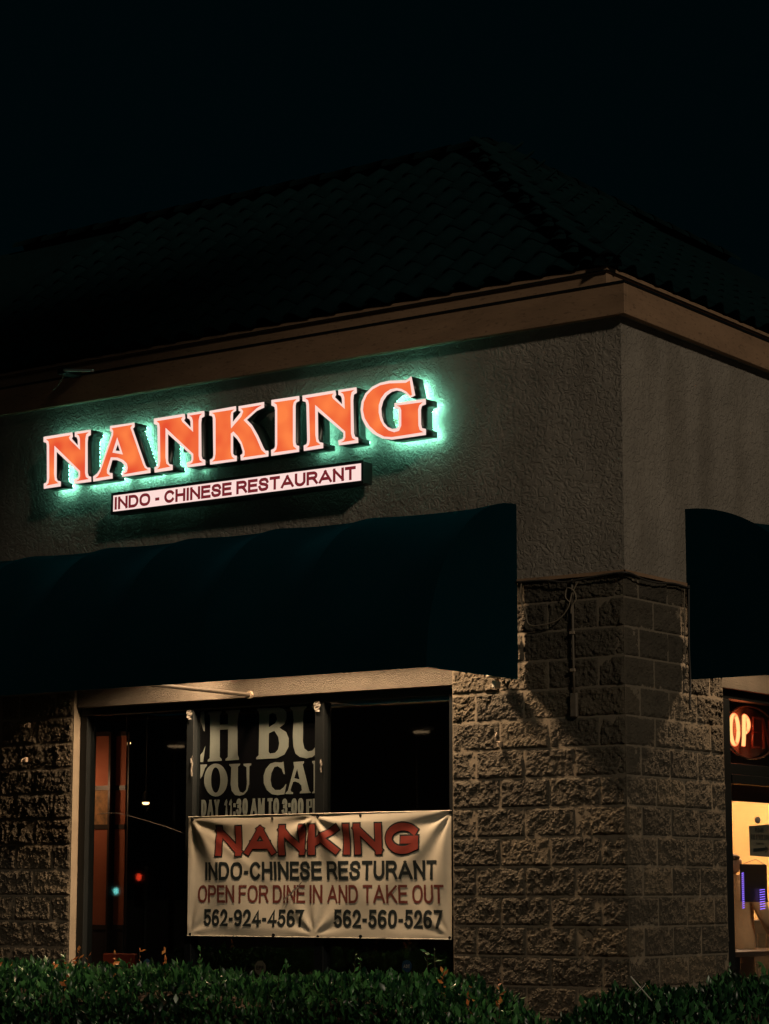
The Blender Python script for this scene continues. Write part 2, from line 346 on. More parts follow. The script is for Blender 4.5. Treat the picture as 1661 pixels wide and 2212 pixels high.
# ================================================================== SETTING
MB().box(-300, 300, -300, 300, -0.30, 0.0).build('ground', M['asphalt'])['kind'] = 'structure'
pv = MB(); pv.box(-40, 4.2, -4.2, -3.0, 0.004, 0.13); pv.box(3.0, 4.2, -3.0, 30, 0.004, 0.13)
pv.build('pavement', M['concrete'])['kind'] = 'structure'
so = MB(); so.box(-40, 2.995, -2.995, -0.02, 0.004, 0.10); so.box(0.02, 2.995, -0.02, 30, 0.004, 0.10)
so.build('planting_bed', M['soil'])['kind'] = 'structure'
ln = MB()
for k in range(9):
    x = -16 + k * 2.7; ln.box(x, x + 0.1, -9.6, -4.6, 0.004, 0.008)
ln.build('parking_lines', M['line'])['kind'] = 'structure'

# ================================================================== BUILDING
BL = empty('restaurant_building', (0, 0, 0), 'single storey corner restaurant with stucco upper wall, rough block piers and tiled hip roof', 'building')
ZS = 3.825       # bottom of the stucco
Bh, Lb = 0.2032, 0.4064
Z0 = 1.016       # a course line
w_ = MB(); w_.box(-9.5, 0.02, -0.02, 0.0, ZS, 5.70); w_.box(-0.0, 0.02, 0.0, 11, ZS, 5.70)
w_.box(-9.5, -0.0, 0.0, 0.2, ZS + 0.005, 5.70); w_.box(-0.2, -0.0, 0.2, 11, ZS + 0.005, 5.70)
def wall_panel(name, x0, x1, z0, z1, face):
    """stucco sheet with real trowelled relief; face 'A' looks to -y, 'B' to +x"""
    step = 0.025; nx = int((x1 - x0) / step); nz = int((z1 - z0) / step)
    X = np.linspace(x0, x1, nx + 1); Z = np.linspace(z0, z1, nz + 1)
    vs = []
    for j, z in enumerate(Z):
        for i, x in enumerate(X):
            p = Vector((x * 9, z * 9, 3.1 if face == 'A' else 9.7))
            h = noise.noise(p) * 0.5 + noise.noise(p * 2.3) * 0.35
            h = 0.0030 * max(-0.3, min(0.6, h * 1.6))
            if j == 0 or j == nz or i == 0 or i == nx: h = 0
            vs.append((x, -0.026 - h, z) if face == 'A' else (0.026 + h, x, z))
    fs = []
    for j in range(nz):
        for i in range(nx):
            a = j * (nx + 1) + i; fs.append((a, a + 1, a + nx + 2, a + nx + 1))
    me = bpy.data.meshes.new(name); me.from_pydata(vs, [], fs)
    for p in me.polygons: p.use_smooth = True
    return link(name, me, M['stucco'], BL)
w_.build('stucco_wall', M['stucco'], BL)
wall_panel('stucco_face', -9.5, 0.026, ZS, 5.70, 'A')
wall_panel('stucco_face', -0.026, 6.0, ZS, 5.70, 'B')
e_ = MB(); e_.box(-9.5, 0.034, -0.034, -0.0265, ZS - 0.012, ZS + 0.012); e_.box(0.0265, 0.034, -0.034, 6, ZS - 0.012, ZS + 0.012)
e_.build('drip_edge', M['fascia'], BL)
# eaves
f_ = MB(); f_.box(-9.5, 0.105, -0.105, -0.06, 5.615, 5.845); f_.build('fascia_board', M['fascia'], BL, bevel=0.003)
f_ = MB(); f_.box(0.06, 0.105, -0.0598, 11, 5.615, 5.845); f_.build('fascia_board', M['fascia'], BL, bevel=0.003)
f_ = MB(); f_.box(-9.5, 0.06, -0.06, -0.0, 5.622, 5.66); f_.box(-0.0, 0.06, 0.0, 11, 5.622, 5.66); f_.build('soffit', M['soffit'], BL)
f_ = MB(); f_.box(-9.5, 0.05, -0.05, 0.3, 5.846, 5.862); f_.box(-0.3, 0.05, 0.3, 11, 5.846, 5.862); f_.build('eave_ledge', M['frame'], BL)
f_ = MB(); f_.box(-9.5, -0.225, 0.225, 0.26, 5.864, 6.03); f_.build('gutter_board', M['fascia'], BL, bevel=0.003)
f_ = MB(); f_.box(-0.26, -0.225, 0.2602, 11, 5.864, 6.03); f_.build('gutter_board', M['fascia'], BL, bevel=0.003)
f_ = MB(); f_.box(-9.5, -0.212, 0.212, 0.26, 6.032, 6.075); f_.box(-0.26, -0.212, 0.26, 11, 6.032, 6.075); f_.build('gutter_trim', M['fascia'], BL, bevel=0.003)

f_ = MB(); f_.box(-9.5, 0.112, -0.112, -0.1055, 5.836, 5.852); f_.box(0.1055, 0.112, -0.1053, 11, 5.836, 5.852); f_.build('shadow_gap_strip', M['frame'], BL)  # dark strip drawing the shadow gap between fascia and gutter boards
f_ = MB(); f_.box(-9.5, -0.219, 0.219, 0.2245, 5.90, 5.916); f_.box(-0.2245, -0.219, 0.2247, 11, 5.90, 5.916); f_.build('gutter_bead', M['fascia'], BL)
# ---- roof
SL = 0.752; ZE = 6.060; YE = 0.20
def roof_z(y): return ZE + (y - YE) * SL
apex = (-3.192, 3.192, roof_z(3.192))
roofA = MB(); roofA.add([(-12, YE, ZE - 0.02), (-YE, YE, ZE - 0.02), (-3.192, 3.192, apex[2] - 0.02), (-12, 3.192, apex[2] - 0.02)], [(0, 1, 2, 3)])
roofA = roofA.build('roof', M['tile'], BL)
roofB = MB(); roofB.add([(-YE, YE, ZE - 0.02), (-YE, 12, ZE - 0.02), (-3.192, 12, apex[2] - 0.02), (-3.192, 3.192, apex[2] - 0.02)], [(0, 1, 2, 3)])
roofB = roofB.build('roof', M['tile'], BL)
rb_ = MB(); rb_.add([(-12, 3.192, apex[2] - 0.02), (-3.192, 3.192, apex[2] - 0.02), (-6.4, 6.4, 5.9), (-12, 6.4, 5.9)], [(0, 1, 2, 3)])
rb_.add([(-3.192, 3.192, apex[2] - 0.02), (-3.192, 12, apex[2] - 0.02), (-6.4, 12, 5.9), (-6.4, 6.4, 5.9)], [(0, 1, 2, 3)])
rb_.build('rear_roof_slope', M['tile'], BL)
TW, TL = 0.27, 0.35
ca = math.atan(SL); cs, sn = math.cos(ca), math.sin(ca)
def tile_mesh():
    n = 8; vs = []; fs = []
    for t in (0, 1):
        for k in range(n + 1):
            u = k / n; h = 0.036 * math.sin(2 * math.pi * u) + 0.02
            for th in (0, 0.016):
                vs.append((u * (TW + 0.01) - TW / 2, t * (TL + 0.05), h + th + (0.022 if t == 0 else 0)))
    q = 2 * (n + 1)
    for k in range(n):
        a = 2 * k
        fs.append((a + 1, a + 3, q + a + 3, q + a + 1)); fs.append((a, q + a, q + a + 2, a + 2)); fs.append((a, a + 2, a + 3, a + 1))
    fs.append((0, 1, q + 1, q)); fs.append((2 * n, q + 2 * n, q + 2 * n + 1, 2 * n + 1))
    me = bpy.data.meshes.new('roof_tile'); me.from_pydata(vs, [], fs)
    for p in me.polygons: p.use_smooth = True
    me.materials.append(M['tile']); return me
TM = tile_mesh()
mA = Matrix(((1, 0, 0), (0, cs, -sn), (0, sn, cs)))           # slope frame: local y climbs the roof
rows = int((3.192 - YE) / (TL * cs))
for r_ in range(rows + 1):
    y = YE + 0.006 + r_ * TL * cs
    if y + (TL + 0.05) * cs > 3.20: break
    nA = 27
    for k in range(nA):
        x = -max(y, 0.2) - TW * 0.35 - k * TW
        if x < -7.4: break
        o = link('roof_tile', TM, None, roofA); o.matrix_local = Matrix.Translation((x + random.uniform(-.006, .006), y, roof_z(y) + random.uniform(0, .006))) @ mA.to_4x4()
    for k in range(19):
        x = max(y, 0.2) + TW * 0.35 + k * TW
        if x > 5.0: break
        mB = Matrix.Rotation(math.pi / 2, 4, 'Z')
        o = link('roof_tile', TM, None, roofB)
        o.matrix_local = Matrix.Translation((-y, x, roof_z(y) + random.uniform(0, .006))) @ mB @ mA.to_4x4()
def cap_mesh():
    n = 7; vs = []; fs = []
    for t, rr in ((0, 0.105), (1, 0.09)):
        for k in range(n + 1):
            a = math.pi * k / n; vs.append((t * 0.42, rr * math.cos(a), rr * math.sin(a) * 0.9))
    for k in range(n): fs.append((k, k + 1, n + 2 + k, n + 1 + k))
    fs.append(tuple(range(n + 1)))
    me = bpy.data.meshes.new('ridge_tile'); me.from_pydata(vs, [], fs)
    for p in me.polygons: p.use_smooth = True
    me.materials.append(M['tile']); return me
CM = cap_mesh()
def caps(a, b, parent):
    a, b = Vector(a), Vector(b); d = b - a; n = int(d.length / 0.36); q = d.to_track_quat('X', 'Z')
    for i in range(n):
        o = link('ridge_tile', CM, None, parent); o.rotation_mode = 'QUATERNION'; o.rotation_quaternion = q; o.location = a + d * (i / n)
caps((-0.2, 0.2, ZE + 0.01), apex, roofA); caps(apex, (-9, 3.192, apex[2]), roofA); caps(apex, (-3.192, 8, apex[2]), roofB)

# ---- split-face block
def rough_face(w, h, seed, nx, nz, amp=0.0135):
    """grid of a fractured face: returns rows of outward heights"""
    g = []
    ph = Vector((seed * 13.7, seed * 5.3, seed * 2.1)); tilt = random.uniform(-0.006, 0.006); tz = random.uniform(-0.007, 0.004)
    for j in range(nz + 1):
        row = []
        for i in range(nx + 1):
            u, v = i / nx, j / nz; p = Vector((u * w, v * h, 0))
            n1 = noise.noise(p * 10 + ph); b1 = noise.noise(p * 21 + ph * 1.3); b2 = noise.noise(p * 40 + ph * .7)
            n3 = noise.noise(p * 75 + ph * 1.9)
            H = 0.42 + 0.60 * n1 + 0.62 * b1 + 0.55 * b2 + 0.50 * n3
            e = min(u * w, (1 - u) * w, v * h, (1 - v) * h); ee = min(1.0, e / 0.020)
            row.append(ee ** 0.75 * (0.003 + amp * (max(0.0, min(1.4, H)) if H > 0.12 else 0.12 * math.exp((H - 0.12) * 3)) + tilt * (2 * u - 1) + tz * (2 * v - 1)) + 0.0008 * n3)
        g.append(row)
    return g
def block_mesh(w, h, seed, corner=0.0, depth=0.10):
    """front face looks to -y from (0,0); corner>0 adds a second rough face looking to +x at x=w"""
    nx = max(6, int(w / 0.0088)); nz = 22; vs = []; fs = []
    g = rough_face(w, h, seed, nx, nz)
    if corner: g2 = rough_face(corner, h, seed + 50, max(6, int(corner / 0.0088)), nz)
    idx = {}
    for j in range(nz + 1):
        for i in range(nx + 1):
            y = -g[j][i]; x = i / nx * w
            if corner and i == nx: y = -0.002
            idx[(j, i)] = len(vs); vs.append((x, y, j / nz * h))
    for j in range(nz):
        for i in range(nx): fs.append((idx[(j, i)], idx[(j, i + 1)], idx[(j + 1, i + 1)], idx[(j + 1, i)]))
    n0 = len(vs)
    if corner:
        m = len(g2[0]) - 1; k2 = {}
        for j in range(nz + 1):
            for i in range(m + 1):
                if i == 0: k2[(j, 0)] = idx[(j, nx)]
                else: k2[(j, i)] = len(vs); vs.append((w + g2[j][i] * 0.9, i / m * corner, j / nz * h))
        for j in range(nz):
            for i in range(m): fs.append((k2[(j, i)], k2[(j, i + 1)], k2[(j + 1, i + 1)], k2[(j + 1, i)]))
    # sides back to depth
    def strip(pts, back):
        for a, b in zip(pts, pts[1:]):
            q = len(vs); vs.append(back(vs[a])); vs.append(back(vs[b])); fs.append((a, q, q + 1, b))
    left = [idx[(j, 0)] for j in range(nz + 1)]
    strip(left, lambda v: (v[0], depth, v[2]))
    if corner:
        strip([k2[(j, m)] for j in range(nz, -1, -1)], lambda v: (w - depth, v[1], v[2]))
        for z, j in ((0, 0), (h, nz)):
            pa = [idx[(j, i)] for i in range(nx + 1)] + [k2[(j, i)] for i in range(1, m + 1)]
            q = len(vs); vs.append((w - depth, corner, z)); vs.append((w - depth, depth, z)); vs.append((0, depth, z))
            fs.append(tuple(pa + [q, q + 1, q + 2]) if j == 0 else tuple((pa + [q, q + 1, q + 2])[::-1]))
    else:
        strip([idx[(j, nx)] for j in range(nz, -1, -1)], lambda v: (v[0], depth, v[2]))
        for z, j in ((0, 0), (h, nz)):
            pa = [idx[(j, i)] for i in range(nx + 1)]
            q = len(vs); vs.append((w, depth, z)); vs.append((0, depth, z)); fs.append(tuple(pa + [q, q + 1]) if j == 0 else tuple((pa + [q, q + 1])[::-1]))
    me = bpy.data.meshes.new('block'); me.from_pydata(vs, [], fs)
    for k, p in enumerate(me.polygons): p.use_smooth = False
    me.materials.append(random.choice([M['block'], M['block'], M['block_dark'], M['block_warm']]))
    return me
J = 0.0085
FULL = [block_mesh(Lb - J, Bh - J, s) for s in range(1, 15)]
HALF = [block_mesh(Lb / 2 - J, Bh - J, s) for s in range(21, 28)]
CF = [block_mesh(Lb - J / 2, Bh - J, s, corner=Lb / 2 - J) for s in range(31, 36)]
CH = [block_mesh(Lb / 2 - J / 2, Bh - J, s, corner=Lb - J) for s in range(41, 46)]
pier = empty('block_pier'); pier.parent = BL
K0, K1 = -4, 14
core = MB(); core.box(-1.419, 0.0012, -0.0012, 0.20, 0.1, ZS - 0.006); core.box(-0.20, 0.0012, 0.201, 1.419, 0.1, ZS - 0.006)
core.build('mortar', M['mortar'], pier)
def put(me, x, y, z, rz, parent):
    return link('block', me, None, parent, (x, y, z), rz)
for k in range(K0, K1):
    z = Z0 + k * Bh + J / 2
    h_left = ZS - z
    if h_left < 0.03: break
    first = len(BL.children)
    # parity: odd rows have the full block on face A
    if k % 2:
        o1 = [put(random.choice(CF), -Lb + J / 2, 0, z, 0, pier)]
        for i in range(2): o1.append(put(random.choice(FULL), -(i + 2) * Lb + J / 2, 0, z, 0, pier))
        o1.append(put(random.choice(HALF), -3.5 * Lb + J / 2, 0, z, 0, pier))
        for i in range(3): o1.append(put(random.choice(FULL), 0, Lb / 2 + i * Lb + J / 2, z, math.pi / 2, pier))
    else:
        o1 = [put(random.choice(CH), -Lb / 2 + J / 2, 0, z, 0, pier)]
        for i in range(3): o1.append(put(random.choice(FULL), -Lb / 2 - (i + 1) * Lb + J / 2, 0, z, 0, pier))
        for i in range(2): o1.append(put(random.choice(FULL), 0, Lb + i * Lb + J / 2, z, math.pi / 2, pier))
        o1.append(put(random.choice(HALF), 0, 3 * Lb + J / 2, z, math.pi / 2, pier))
    if z + Bh - J > ZS - 0.008:
        for o in o1: o.scale.z = max(0.05, (ZS - 0.008 - z) / (Bh - J))
pier2 = empty('block_pier'); pier2.parent = BL
XL = -5.105
core = MB(); core.box(XL - 0.85, XL - 0.002, -0.0012, 0.2, 0.1, 3.9); core.build('mortar', M['mortar'], pier2)
for k in range(K0, 14):
    z = Z0 + k * Bh + J / 2
    if k % 2:
        put(random.choice(FULL), XL - Lb, 0, z, 0, pier2); put(random.choice(FULL), XL - 2 * Lb, 0, z, 0, pier2)
    else:
        put(random.choice(HALF), XL - Lb / 2, 0, z, 0, pier2); put(random.choice(FULL), XL - 1.5 * Lb, 0, z, 0, pier2); put(random.choice(HALF), XL - 2 * Lb, 0, z, 0, pier2)

# ---- lintels
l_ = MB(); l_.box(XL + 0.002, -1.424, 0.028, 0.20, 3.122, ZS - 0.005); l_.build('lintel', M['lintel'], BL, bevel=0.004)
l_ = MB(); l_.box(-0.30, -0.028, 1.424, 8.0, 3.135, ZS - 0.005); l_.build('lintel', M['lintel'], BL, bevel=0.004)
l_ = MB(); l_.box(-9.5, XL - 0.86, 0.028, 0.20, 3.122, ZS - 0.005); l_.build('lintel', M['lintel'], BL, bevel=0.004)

# ---- window on the sign side
winA = empty('window'); winA.parent = BL
def bar(par, x0, x1, y0, y1, z0, z1, name='window_frame', m='frame'):
    b = MB(); b.box(x0, x1, y0, y1, z0, z1); return b.build(name, M[m], par, bevel=0.003)
bar(winA, XL + 0.002, -1.424, 0.072, 0.16, 3.06, 3.119)
bar(winA, XL + 0.002, XL + 0.075, 0.072, 0.16, 0.62, 3.058)
bar(winA, XL - 0.001, XL + 0.05, 0.161, 0.21, 0.62, 3.12, 'jamb_liner'); bar(winA, -1.47, -1.418, 0.161, 0.21, 0.62, 3.12, 'jamb_liner'); bar(winA, XL + 0.051, -1.471, 0.161, 0.21, 3.07, 3.12, 'jamb_liner')
bar(winA, -1.50, -1.424, 0.072, 0.16, 0.62, 3.058)
bar(winA, -3.975, -3.905, 0.072, 0.16, 0.62, 3.058, 'mullion')
bar(winA, -2.715, -2.63, 0.072, 0.16, 0.62, 3.058, 'mullion')
bar(winA, XL, -1.42, 0.05, 0.18, 0.55, 0.618, 'window_sill')
MB().box(XL, -1.42, 0.02, 0.3, 0.1, 0.548).build('sill_wall', M['lintel'], winA)
for a, b in ((XL + 0.073, -3.973), (-3.907, -2.713), (-2.632, -1.498)):
    MB().box(a, b, 0.118, 0.124, 0.618, 3.062).build('pane', M['glass'], winA)
# next bay beyond the left pier
winC = empty('window'); winC.parent = BL
bar(winC, -9.0, XL - 0.86, 0.072, 0.16, 3.06, 3.119); bar(winC, XL - 0.93, XL - 0.862, 0.072, 0.16, 0.62, 3.058)
MB().box(-9.0, XL - 0.93, 0.118, 0.124, 0.6, 3.06).build('pane', M['glass'], winC)
# ---- window round the corner
winB = empty('window'); winB.parent = BL
bar(winB, -0.14, -0.06, 1.424, 7.5, 3.065, 3.13); bar(winB, -0.14, -0.06, 1.424, 1.645, 0.62, 3.063)
bar(winB, -0.15, -0.07, 1.647, 7.5, 2.515, 2.595, 'transom'); bar(winB, -0.15, -0.05, 1.647, 7.5, 2.445, 2.512, 'transom')
bar(winB, -0.14, -0.06, 3.6, 3.68, 0.62, 2.443, 'mullion')
bar(winB, -0.18, -0.04, 1.424, 7.5, 0.55, 0.618, 'window_sill'); MB().box(-0.3, -0.02, 1.424, 8, 0.1, 0.548).build('sill_wall', M['lintel'], winB)
for z0, z1 in ((0.62, 2.444), (2.596, 3.064)):
    MB().box(-0.106, -0.100, 1.646, 7.5, z0, z1).build('pane', M['glass2'], winB)

# ---- rooms behind the glass
rm = MB(); rm.box(-9.5, -2.3, 6.0, 6.1, 0, 3.6); rm.box(-9.5, -9.4, 0.35, 6, 0, 3.6); rm.box(-2.40, -2.30, 1.45, 6, 0, 3.6)
rm.box(-2.3, -0.36, 1.40, 1.44, 0, 3.6); rm.build('inner_wall', M['room_dark'], BL)
MB().box(-9.5, -0.3, 0.3, 6.0, 3.62, 3.7).build('room_ceiling', M['room_dark'], BL)
MB().box(-9.5, -0.3, 0.3, 6.0, 0.12, 0.2).build('room_floor', M['room_floor'], BL)
MB().box(-2.298, -0.31, 5.0, 5.08, 0.2, 3.6).build('orange_wall', M['room_orange'], BL)
MB().box(-2.296, -2.25, 1.5, 4.99, 0.2, 3.6).build('orange_wall', M['room_orange'], BL)
MB().box(-0.62, -0.56, 1.445, 4.99, 2.36, 3.6).build('window_header', M['brown'], BL)

# ================================================================== AWNINGS
def awning(name, length, ribs, label, zt=4.375, zb=3.128, depth=1.13, loc=(0, 0, 0), rz=0.0):
    """local x runs along the wall from 0 to -length (right end at 0), y- is outwards"""
    root = empty(name, loc, label, 'awning', 'navy canvas awnings over the windows'); root.rotation_euler = (0, 0, rz)
    a = 1.00; H = zt - zb
    def prof(t, sag):
        th = t * math.pi / 2
        y = -depth * math.sin(th); z = zb + (H) * (math.cos(th) ** 1.0)
        s = sag * math.sin(min(1, t * 1.15) * math.pi) * 0.085
        return y + s * math.sin(th), z - s * math.cos(th)
    for a0, a1 in zip(ribs, ribs[1:]):
        nu, nv = 14, 22; vs = []; fs = []; wd = min(1, abs(a1 - a0) / 0.86) ** 2
        for i in range(nu + 1):
            u = i / nu; sag = wd * math.sin(u * math.pi) ** 1.2 if 0 < u < 1 else 0
            x = a0 + (a1 - a0) * u
            for j in range(nv + 1):
                y, z = prof(j / nv, sag); vs.append((x, y - 0.006 * sag * noise.noise(Vector((x * 3, z * 3, 0))), z))
        for i in range(nu):
            for j in range(nv):
                p = i * (nv + 1) + j; fs.append((p, p + 1, p + nv + 2, p + nv + 1))
        me = bpy.data.meshes.new('canopy_panel'); me.from_pydata(vs, [], fs)
        for p in me.polygons: p.use_smooth = True
        link('canopy_panel', me, M['awning'], root)
    for end, x in ((0, ribs[0]), (1, ribs[-1])):
        pts = [prof(j / 22, 0) for j in range(23)]
        vs = [(x, 0.0, zb)] + [(x, y, z) for y, z in pts]
        fs = [(0, k, k + 1) for k in range(1, 23)]
        me = bpy.data.meshes.new('end_panel'); me.from_pydata(vs, [], fs); link('end_panel', me, M['awning'], root)
    for x in ribs:
        b = MB(); b.tube([(x + (0.012 if x < -0.01 else -0.015), y * 0.92, max(z - 0.06, zb + 0.014)) for y, z in [prof(j / 12, 0) for j in range(13)]], 0.011, 6); b.build('rib', M['gal'], root, smooth=True)
    b = MB(); b.tube([(ribs[0] - 0.02, -depth + 0.02, zb + 0.012), (ribs[-1] + 0.02, -depth + 0.02, zb + 0.012)], 0.011, 6); b.build('front_bar', M['gal'], root)
    b = MB(); b.tube([(ribs[0] - 0.02, -0.03, zb + 0.30), (ribs[-1] + 0.02, -0.03, zb + 0.30)], 0.012, 6); b.build('wall_bar', M['gal'], root)
    return root
ribsA = [0, -1.13, -1.99, -2.85, -3.70, -4.55, -5.15]
aw = awning('awning', 5.15, ribsA, 'long navy canvas awning hanging below the lit restaurant sign', loc=(-0.845, -0.028, 0))
aw2 = awning('awning', 4.3, [0, -0.86, -1.72, -2.58, -3.44, -4.30], 'navy canvas awning round the corner above the neon window', zb=3.145, loc=(0.028, 0.855 + 4.3, 0), rz=math.pi / 2)
aw3 = awning('awning', 2.6, [0, -0.86, -1.72], 'lower navy awning past the far block pier at the frame edge', zt=4.2, zb=3.06, depth=0.9, loc=(-6.01, -0.028, 0))
b = MB((-3.29, 0, 3.14)); b.tube([(-3.30, -1.12, 3.142), (-3.30, 0.026, 3.142)], 0.016, 8)
b = b.build('strut', mat('strut_paint', (0.085, 0.07, 0.055), 0.7, var=0.5, vscale=20), None); b.location = (-3.29 + 0.845, 0.028, 3.14); b.parent = aw
b = MB(); b.lathe([(0.0, -0.012), (0.03, -0.012), (0.03, 0.012), (0, 0.012)], (-3.30 + 0.845, 0.045, 3.142), 8, 'y'); b.build('strut_flange', M['gal'], aw)

# ---- flood lamps fixed to the wall under the canvas
def flood(name, loc, aim, power, label, size=R(150), col=(1.0, 0.66, 0.38), blend=0.6, rad=0.11):
    root = empty(name, loc, label, 'flood lamp', 'small flood lamps hidden under the awnings')
    d = (Vector(aim) - Vector(loc)).normalized(); q = d.to_track_quat('-Z', 'Y').to_matrix()
    def tr(me):
        for v in me.vertices: v.co = q @ v.co
        return me
    h = MB(); h.lathe([(0.02, 0.09), (0.035, 0.06), (0.05, 0.01), (0.055, 0.0), (0.048, 0.0), (0.03, 0.05), (0.0, 0.055)], (0, 0, 0), 14)
    link('lamp_head', tr(h.mesh('lamp_head', True)), M['gal'], root)
    h = MB(); h.lathe([(0.0, 0.012), (0.04, 0.012), (0.04, 0.010), (0, 0.010)], (0, 0, 0), 14)
    link('lamp_lens', tr(h.mesh('lamp_lens')), emis('lamp_lens', col, 6.0), root)
    h = MB(); h.tube([(0, 0, 0.05) if abs(loc[1]) < 0 else (0, 0.0, 0.09), (0, 0.05, 0.14)], 0.009, 6); h.build('lamp_arm', M['gal'], root)
    ld = bpy.data.lights.new('lamp_light', 'SPOT'); ld.energy = power; ld.color = col; ld.spot_size = size; ld.spot_blend = blend; ld.shadow_soft_size = rad
    lo = bpy.data.objects.new('lamp_light', ld); COL.objects.link(lo); lo.parent = root; lo.location = d * 0.02
    lo.rotation_euler = d.to_track_quat('-Z', 'Y').to_euler()
    return root
flood('flood_lamp', (-1.72, -0.42, 4.08), (-1.65, -0.35, 1.0), 330, 'small flood lamp under the long awning beside the block pier', R(150))
flood('flood_lamp', (-3.3, -0.19, 3.62), (-5.1, 0.02, 2.0), 430, 'small flood lamp under the long awning aimed at the far pier', R(56), blend=0.5)
flood('flood_lamp', (-2.85, -0.42, 4.08), (-2.85, -0.36, 1.0), 270, 'small flood lamp under the long awning above the middle of the banner', R(120))
flood('flood_lamp', (0.42, 1.75, 4.05), (0.35, 1.7, 1.0), 150, 'small flood lamp under the corner awning above the neon sign', R(150))

# ================================================================== CHANNEL LETTER SIGN
YF = -0.235; YB = -0.086
Cc = Vector((7.9533, -13.8637, 1.6657))
GN = dict(
 outer=[(85,295),(550,220),(558,290),(541,325),(643,438),(640,345),(625,305),(593,292),(592,215),(848,177),(850,262),(808,290),(798,380),(800,880),(815,930),(855,945),(857,1025),(585,1062),(575,985),(640,960),(652,930),(650,870),(295,535),(293,960),(310,1005),(362,1020),(360,1100),(90,1140),(88,1058),(130,1035),(140,990),(138,440),(130,395),(85,380)],
 face=[(125,335),(525,268),(500,305),(515,345),(678,505),(676,330),(660,275),(622,250),(820,218),(780,255),(765,330),(760,880),(775,950),(822,982),(610,1018),(660,985),(678,940),(678,850),(262,440),(256,900),(270,1000),(328,1050),(125,1090),(165,1045),(178,960),(175,430),(165,370)])
GA = dict(
 outer=[(1165,118),(1560,62),(1562,132),(1535,161),(1743,761),(1773,796),(1818,796),(1821,881),(1362,948),(1360,868),(1400,850),(1415,805),(1405,760),(1350,705),(1270,672),(1200,672),(1150,850),(1158,880),(1202,885),(1205,972),(893,1022),(890,940),(955,890),(1000,820),(1185,265),(1190,215),(1162,205)],
 ohole=[(1290,410),(1325,525),(1253,518)],
 face=[(1190,155),(1530,98),(1498,148),(1703,741),(1733,801),(1788,836),(1395,905),(1393,893),(1440,865),(1455,800),(1440,730),(1380,670),(1290,632),(1180,628),(1115,830),(1118,890),(1170,932),(922,972),(970,930),(1010,860),(1215,265),(1218,200)],
 fhole=[(1283,305),(1375,582),(1205,552)])
GK = dict(
 outer=[(85,205),(512,128),(514,200),(465,235),(460,390),(590,230),(590,215),(560,205),(556,130),(970,60),(970,150),(850,205),(690,350),(770,430),(870,600),(960,800),(990,850),(1040,855),(1040,945),(595,1010),(588,925),(620,905),(625,870),(590,750),(530,660),(465,600),(465,900),(490,930),(525,935),(525,1020),(95,1080),(92,1000),(135,975),(148,930),(140,320),(125,290),(82,280)],
 face=[(122,238),(490,181),(440,225),(428,290),(435,490),(600,300),(632,220),(625,195),(595,165),(940,108),(850,165),(640,355),(760,480),(850,650),(930,840),(1005,910),(625,964),(655,925),(655,860),(610,720),(550,620),(475,540),(432,575),(432,880),(450,950),(492,986),(125,1032),(170,985),(183,900),(183,330),(165,265)])
GI = dict(
 outer=[(95,278),(545,210),(547,290),(495,320),(485,370),(485,960),(500,1010),(543,1025),(542,1120),(92,1187),(90,1090),(140,1065),(155,1030),(155,440),(145,390),(95,365)],
 face=[(130,318),(510,262),(460,310),(445,380),(445,960),(455,1030),(510,1080),(128,1134),(175,1080),(190,1000),(190,420),(180,350)])
GG = dict(
 outer=[(958,97),(1020,410),(940,450),(860,380),(800,345),(720,330),(640,350),(560,410),(500,500),(468,620),(475,740),(510,850),(570,920),(650,955),(720,945),(755,905),(750,640),(735,625),(685,620),(683,535),(1190,462),(1192,555),(1130,580),(1112,640),(1115,880),(1130,940),(1193,955),(1193,1052),(800,1110),(640,1130),(480,1110),(330,1030),(220,920),(155,790),(132,640),(150,510),(210,380),(320,270),(450,205),(600,170),(870,160),(915,135)],
 face=[(935,165),(970,405),(942,415),(880,350),(800,305),(720,290),(620,310),(530,370),(465,460),(430,570),(428,690),(455,810),(510,910),(590,980),(680,1010),(760,985),(795,900),(795,650),(775,600),(718,576),(1145,520),(1090,570),(1070,640),(1075,900),(1095,970),(1155,1008),(800,1065),(640,1088),(520,1080),(400,1020),(280,910),(200,780),(172,650),(185,520),(240,400),(330,310),(450,245),(600,215),(870,205)])
yaw_, pit_ = 0.6236, 0.1607
FWv = Vector((-math.sin(yaw_) * math.cos(pit_), math.cos(yaw_) * math.cos(pit_), math.sin(pit_))); RTv = Vector((math.cos(yaw_), math.sin(yaw_), 0)); UPv = RTv.cross(FWv)
def survey(px, py, y):
    """where a sighting meets the upright plane y: used once to lay the outlines out at true size (x, z in metres)"""
    d = FWv + (px - 830.5) / 5044.46 * RTv - (py - 1106) / 5044.46 * UPv
    t = (y - Cc.y) / d.y; p = Cc + d * t; return (p.x, p.z)
def lay(poly, ox, oy, sc, y=YF): return [survey((ox + x / sc) / 1.8133, (oy + z / sc) / 1.8133, y) for x, z in poly]
def fitbox(polys, ref, tgt):
    xs = [p[0] for p in ref]; zs = [p[1] for p in ref]; a, b, c, d = min(xs), max(xs), min(zs), max(zs)
    A, B_, C_, D_ = tgt
    return [[(A + (x - a) / (b - a) * (B_ - A), C_ + (z - c) / (d - c) * (D_ - C_)) for x, z in p] for p in polys]
sc4 = 4.1525
face_m = bpy.data.materials.new('lit_orange_acrylic'); face_m.use_nodes = True
n_, l_2 = NT(face_m); n_.clear(); o_ = n_.new('ShaderNodeOutputMaterial'); e_n = n_.new('ShaderNodeEmission'); g_ = n_.new('ShaderNodeNewGeometry')
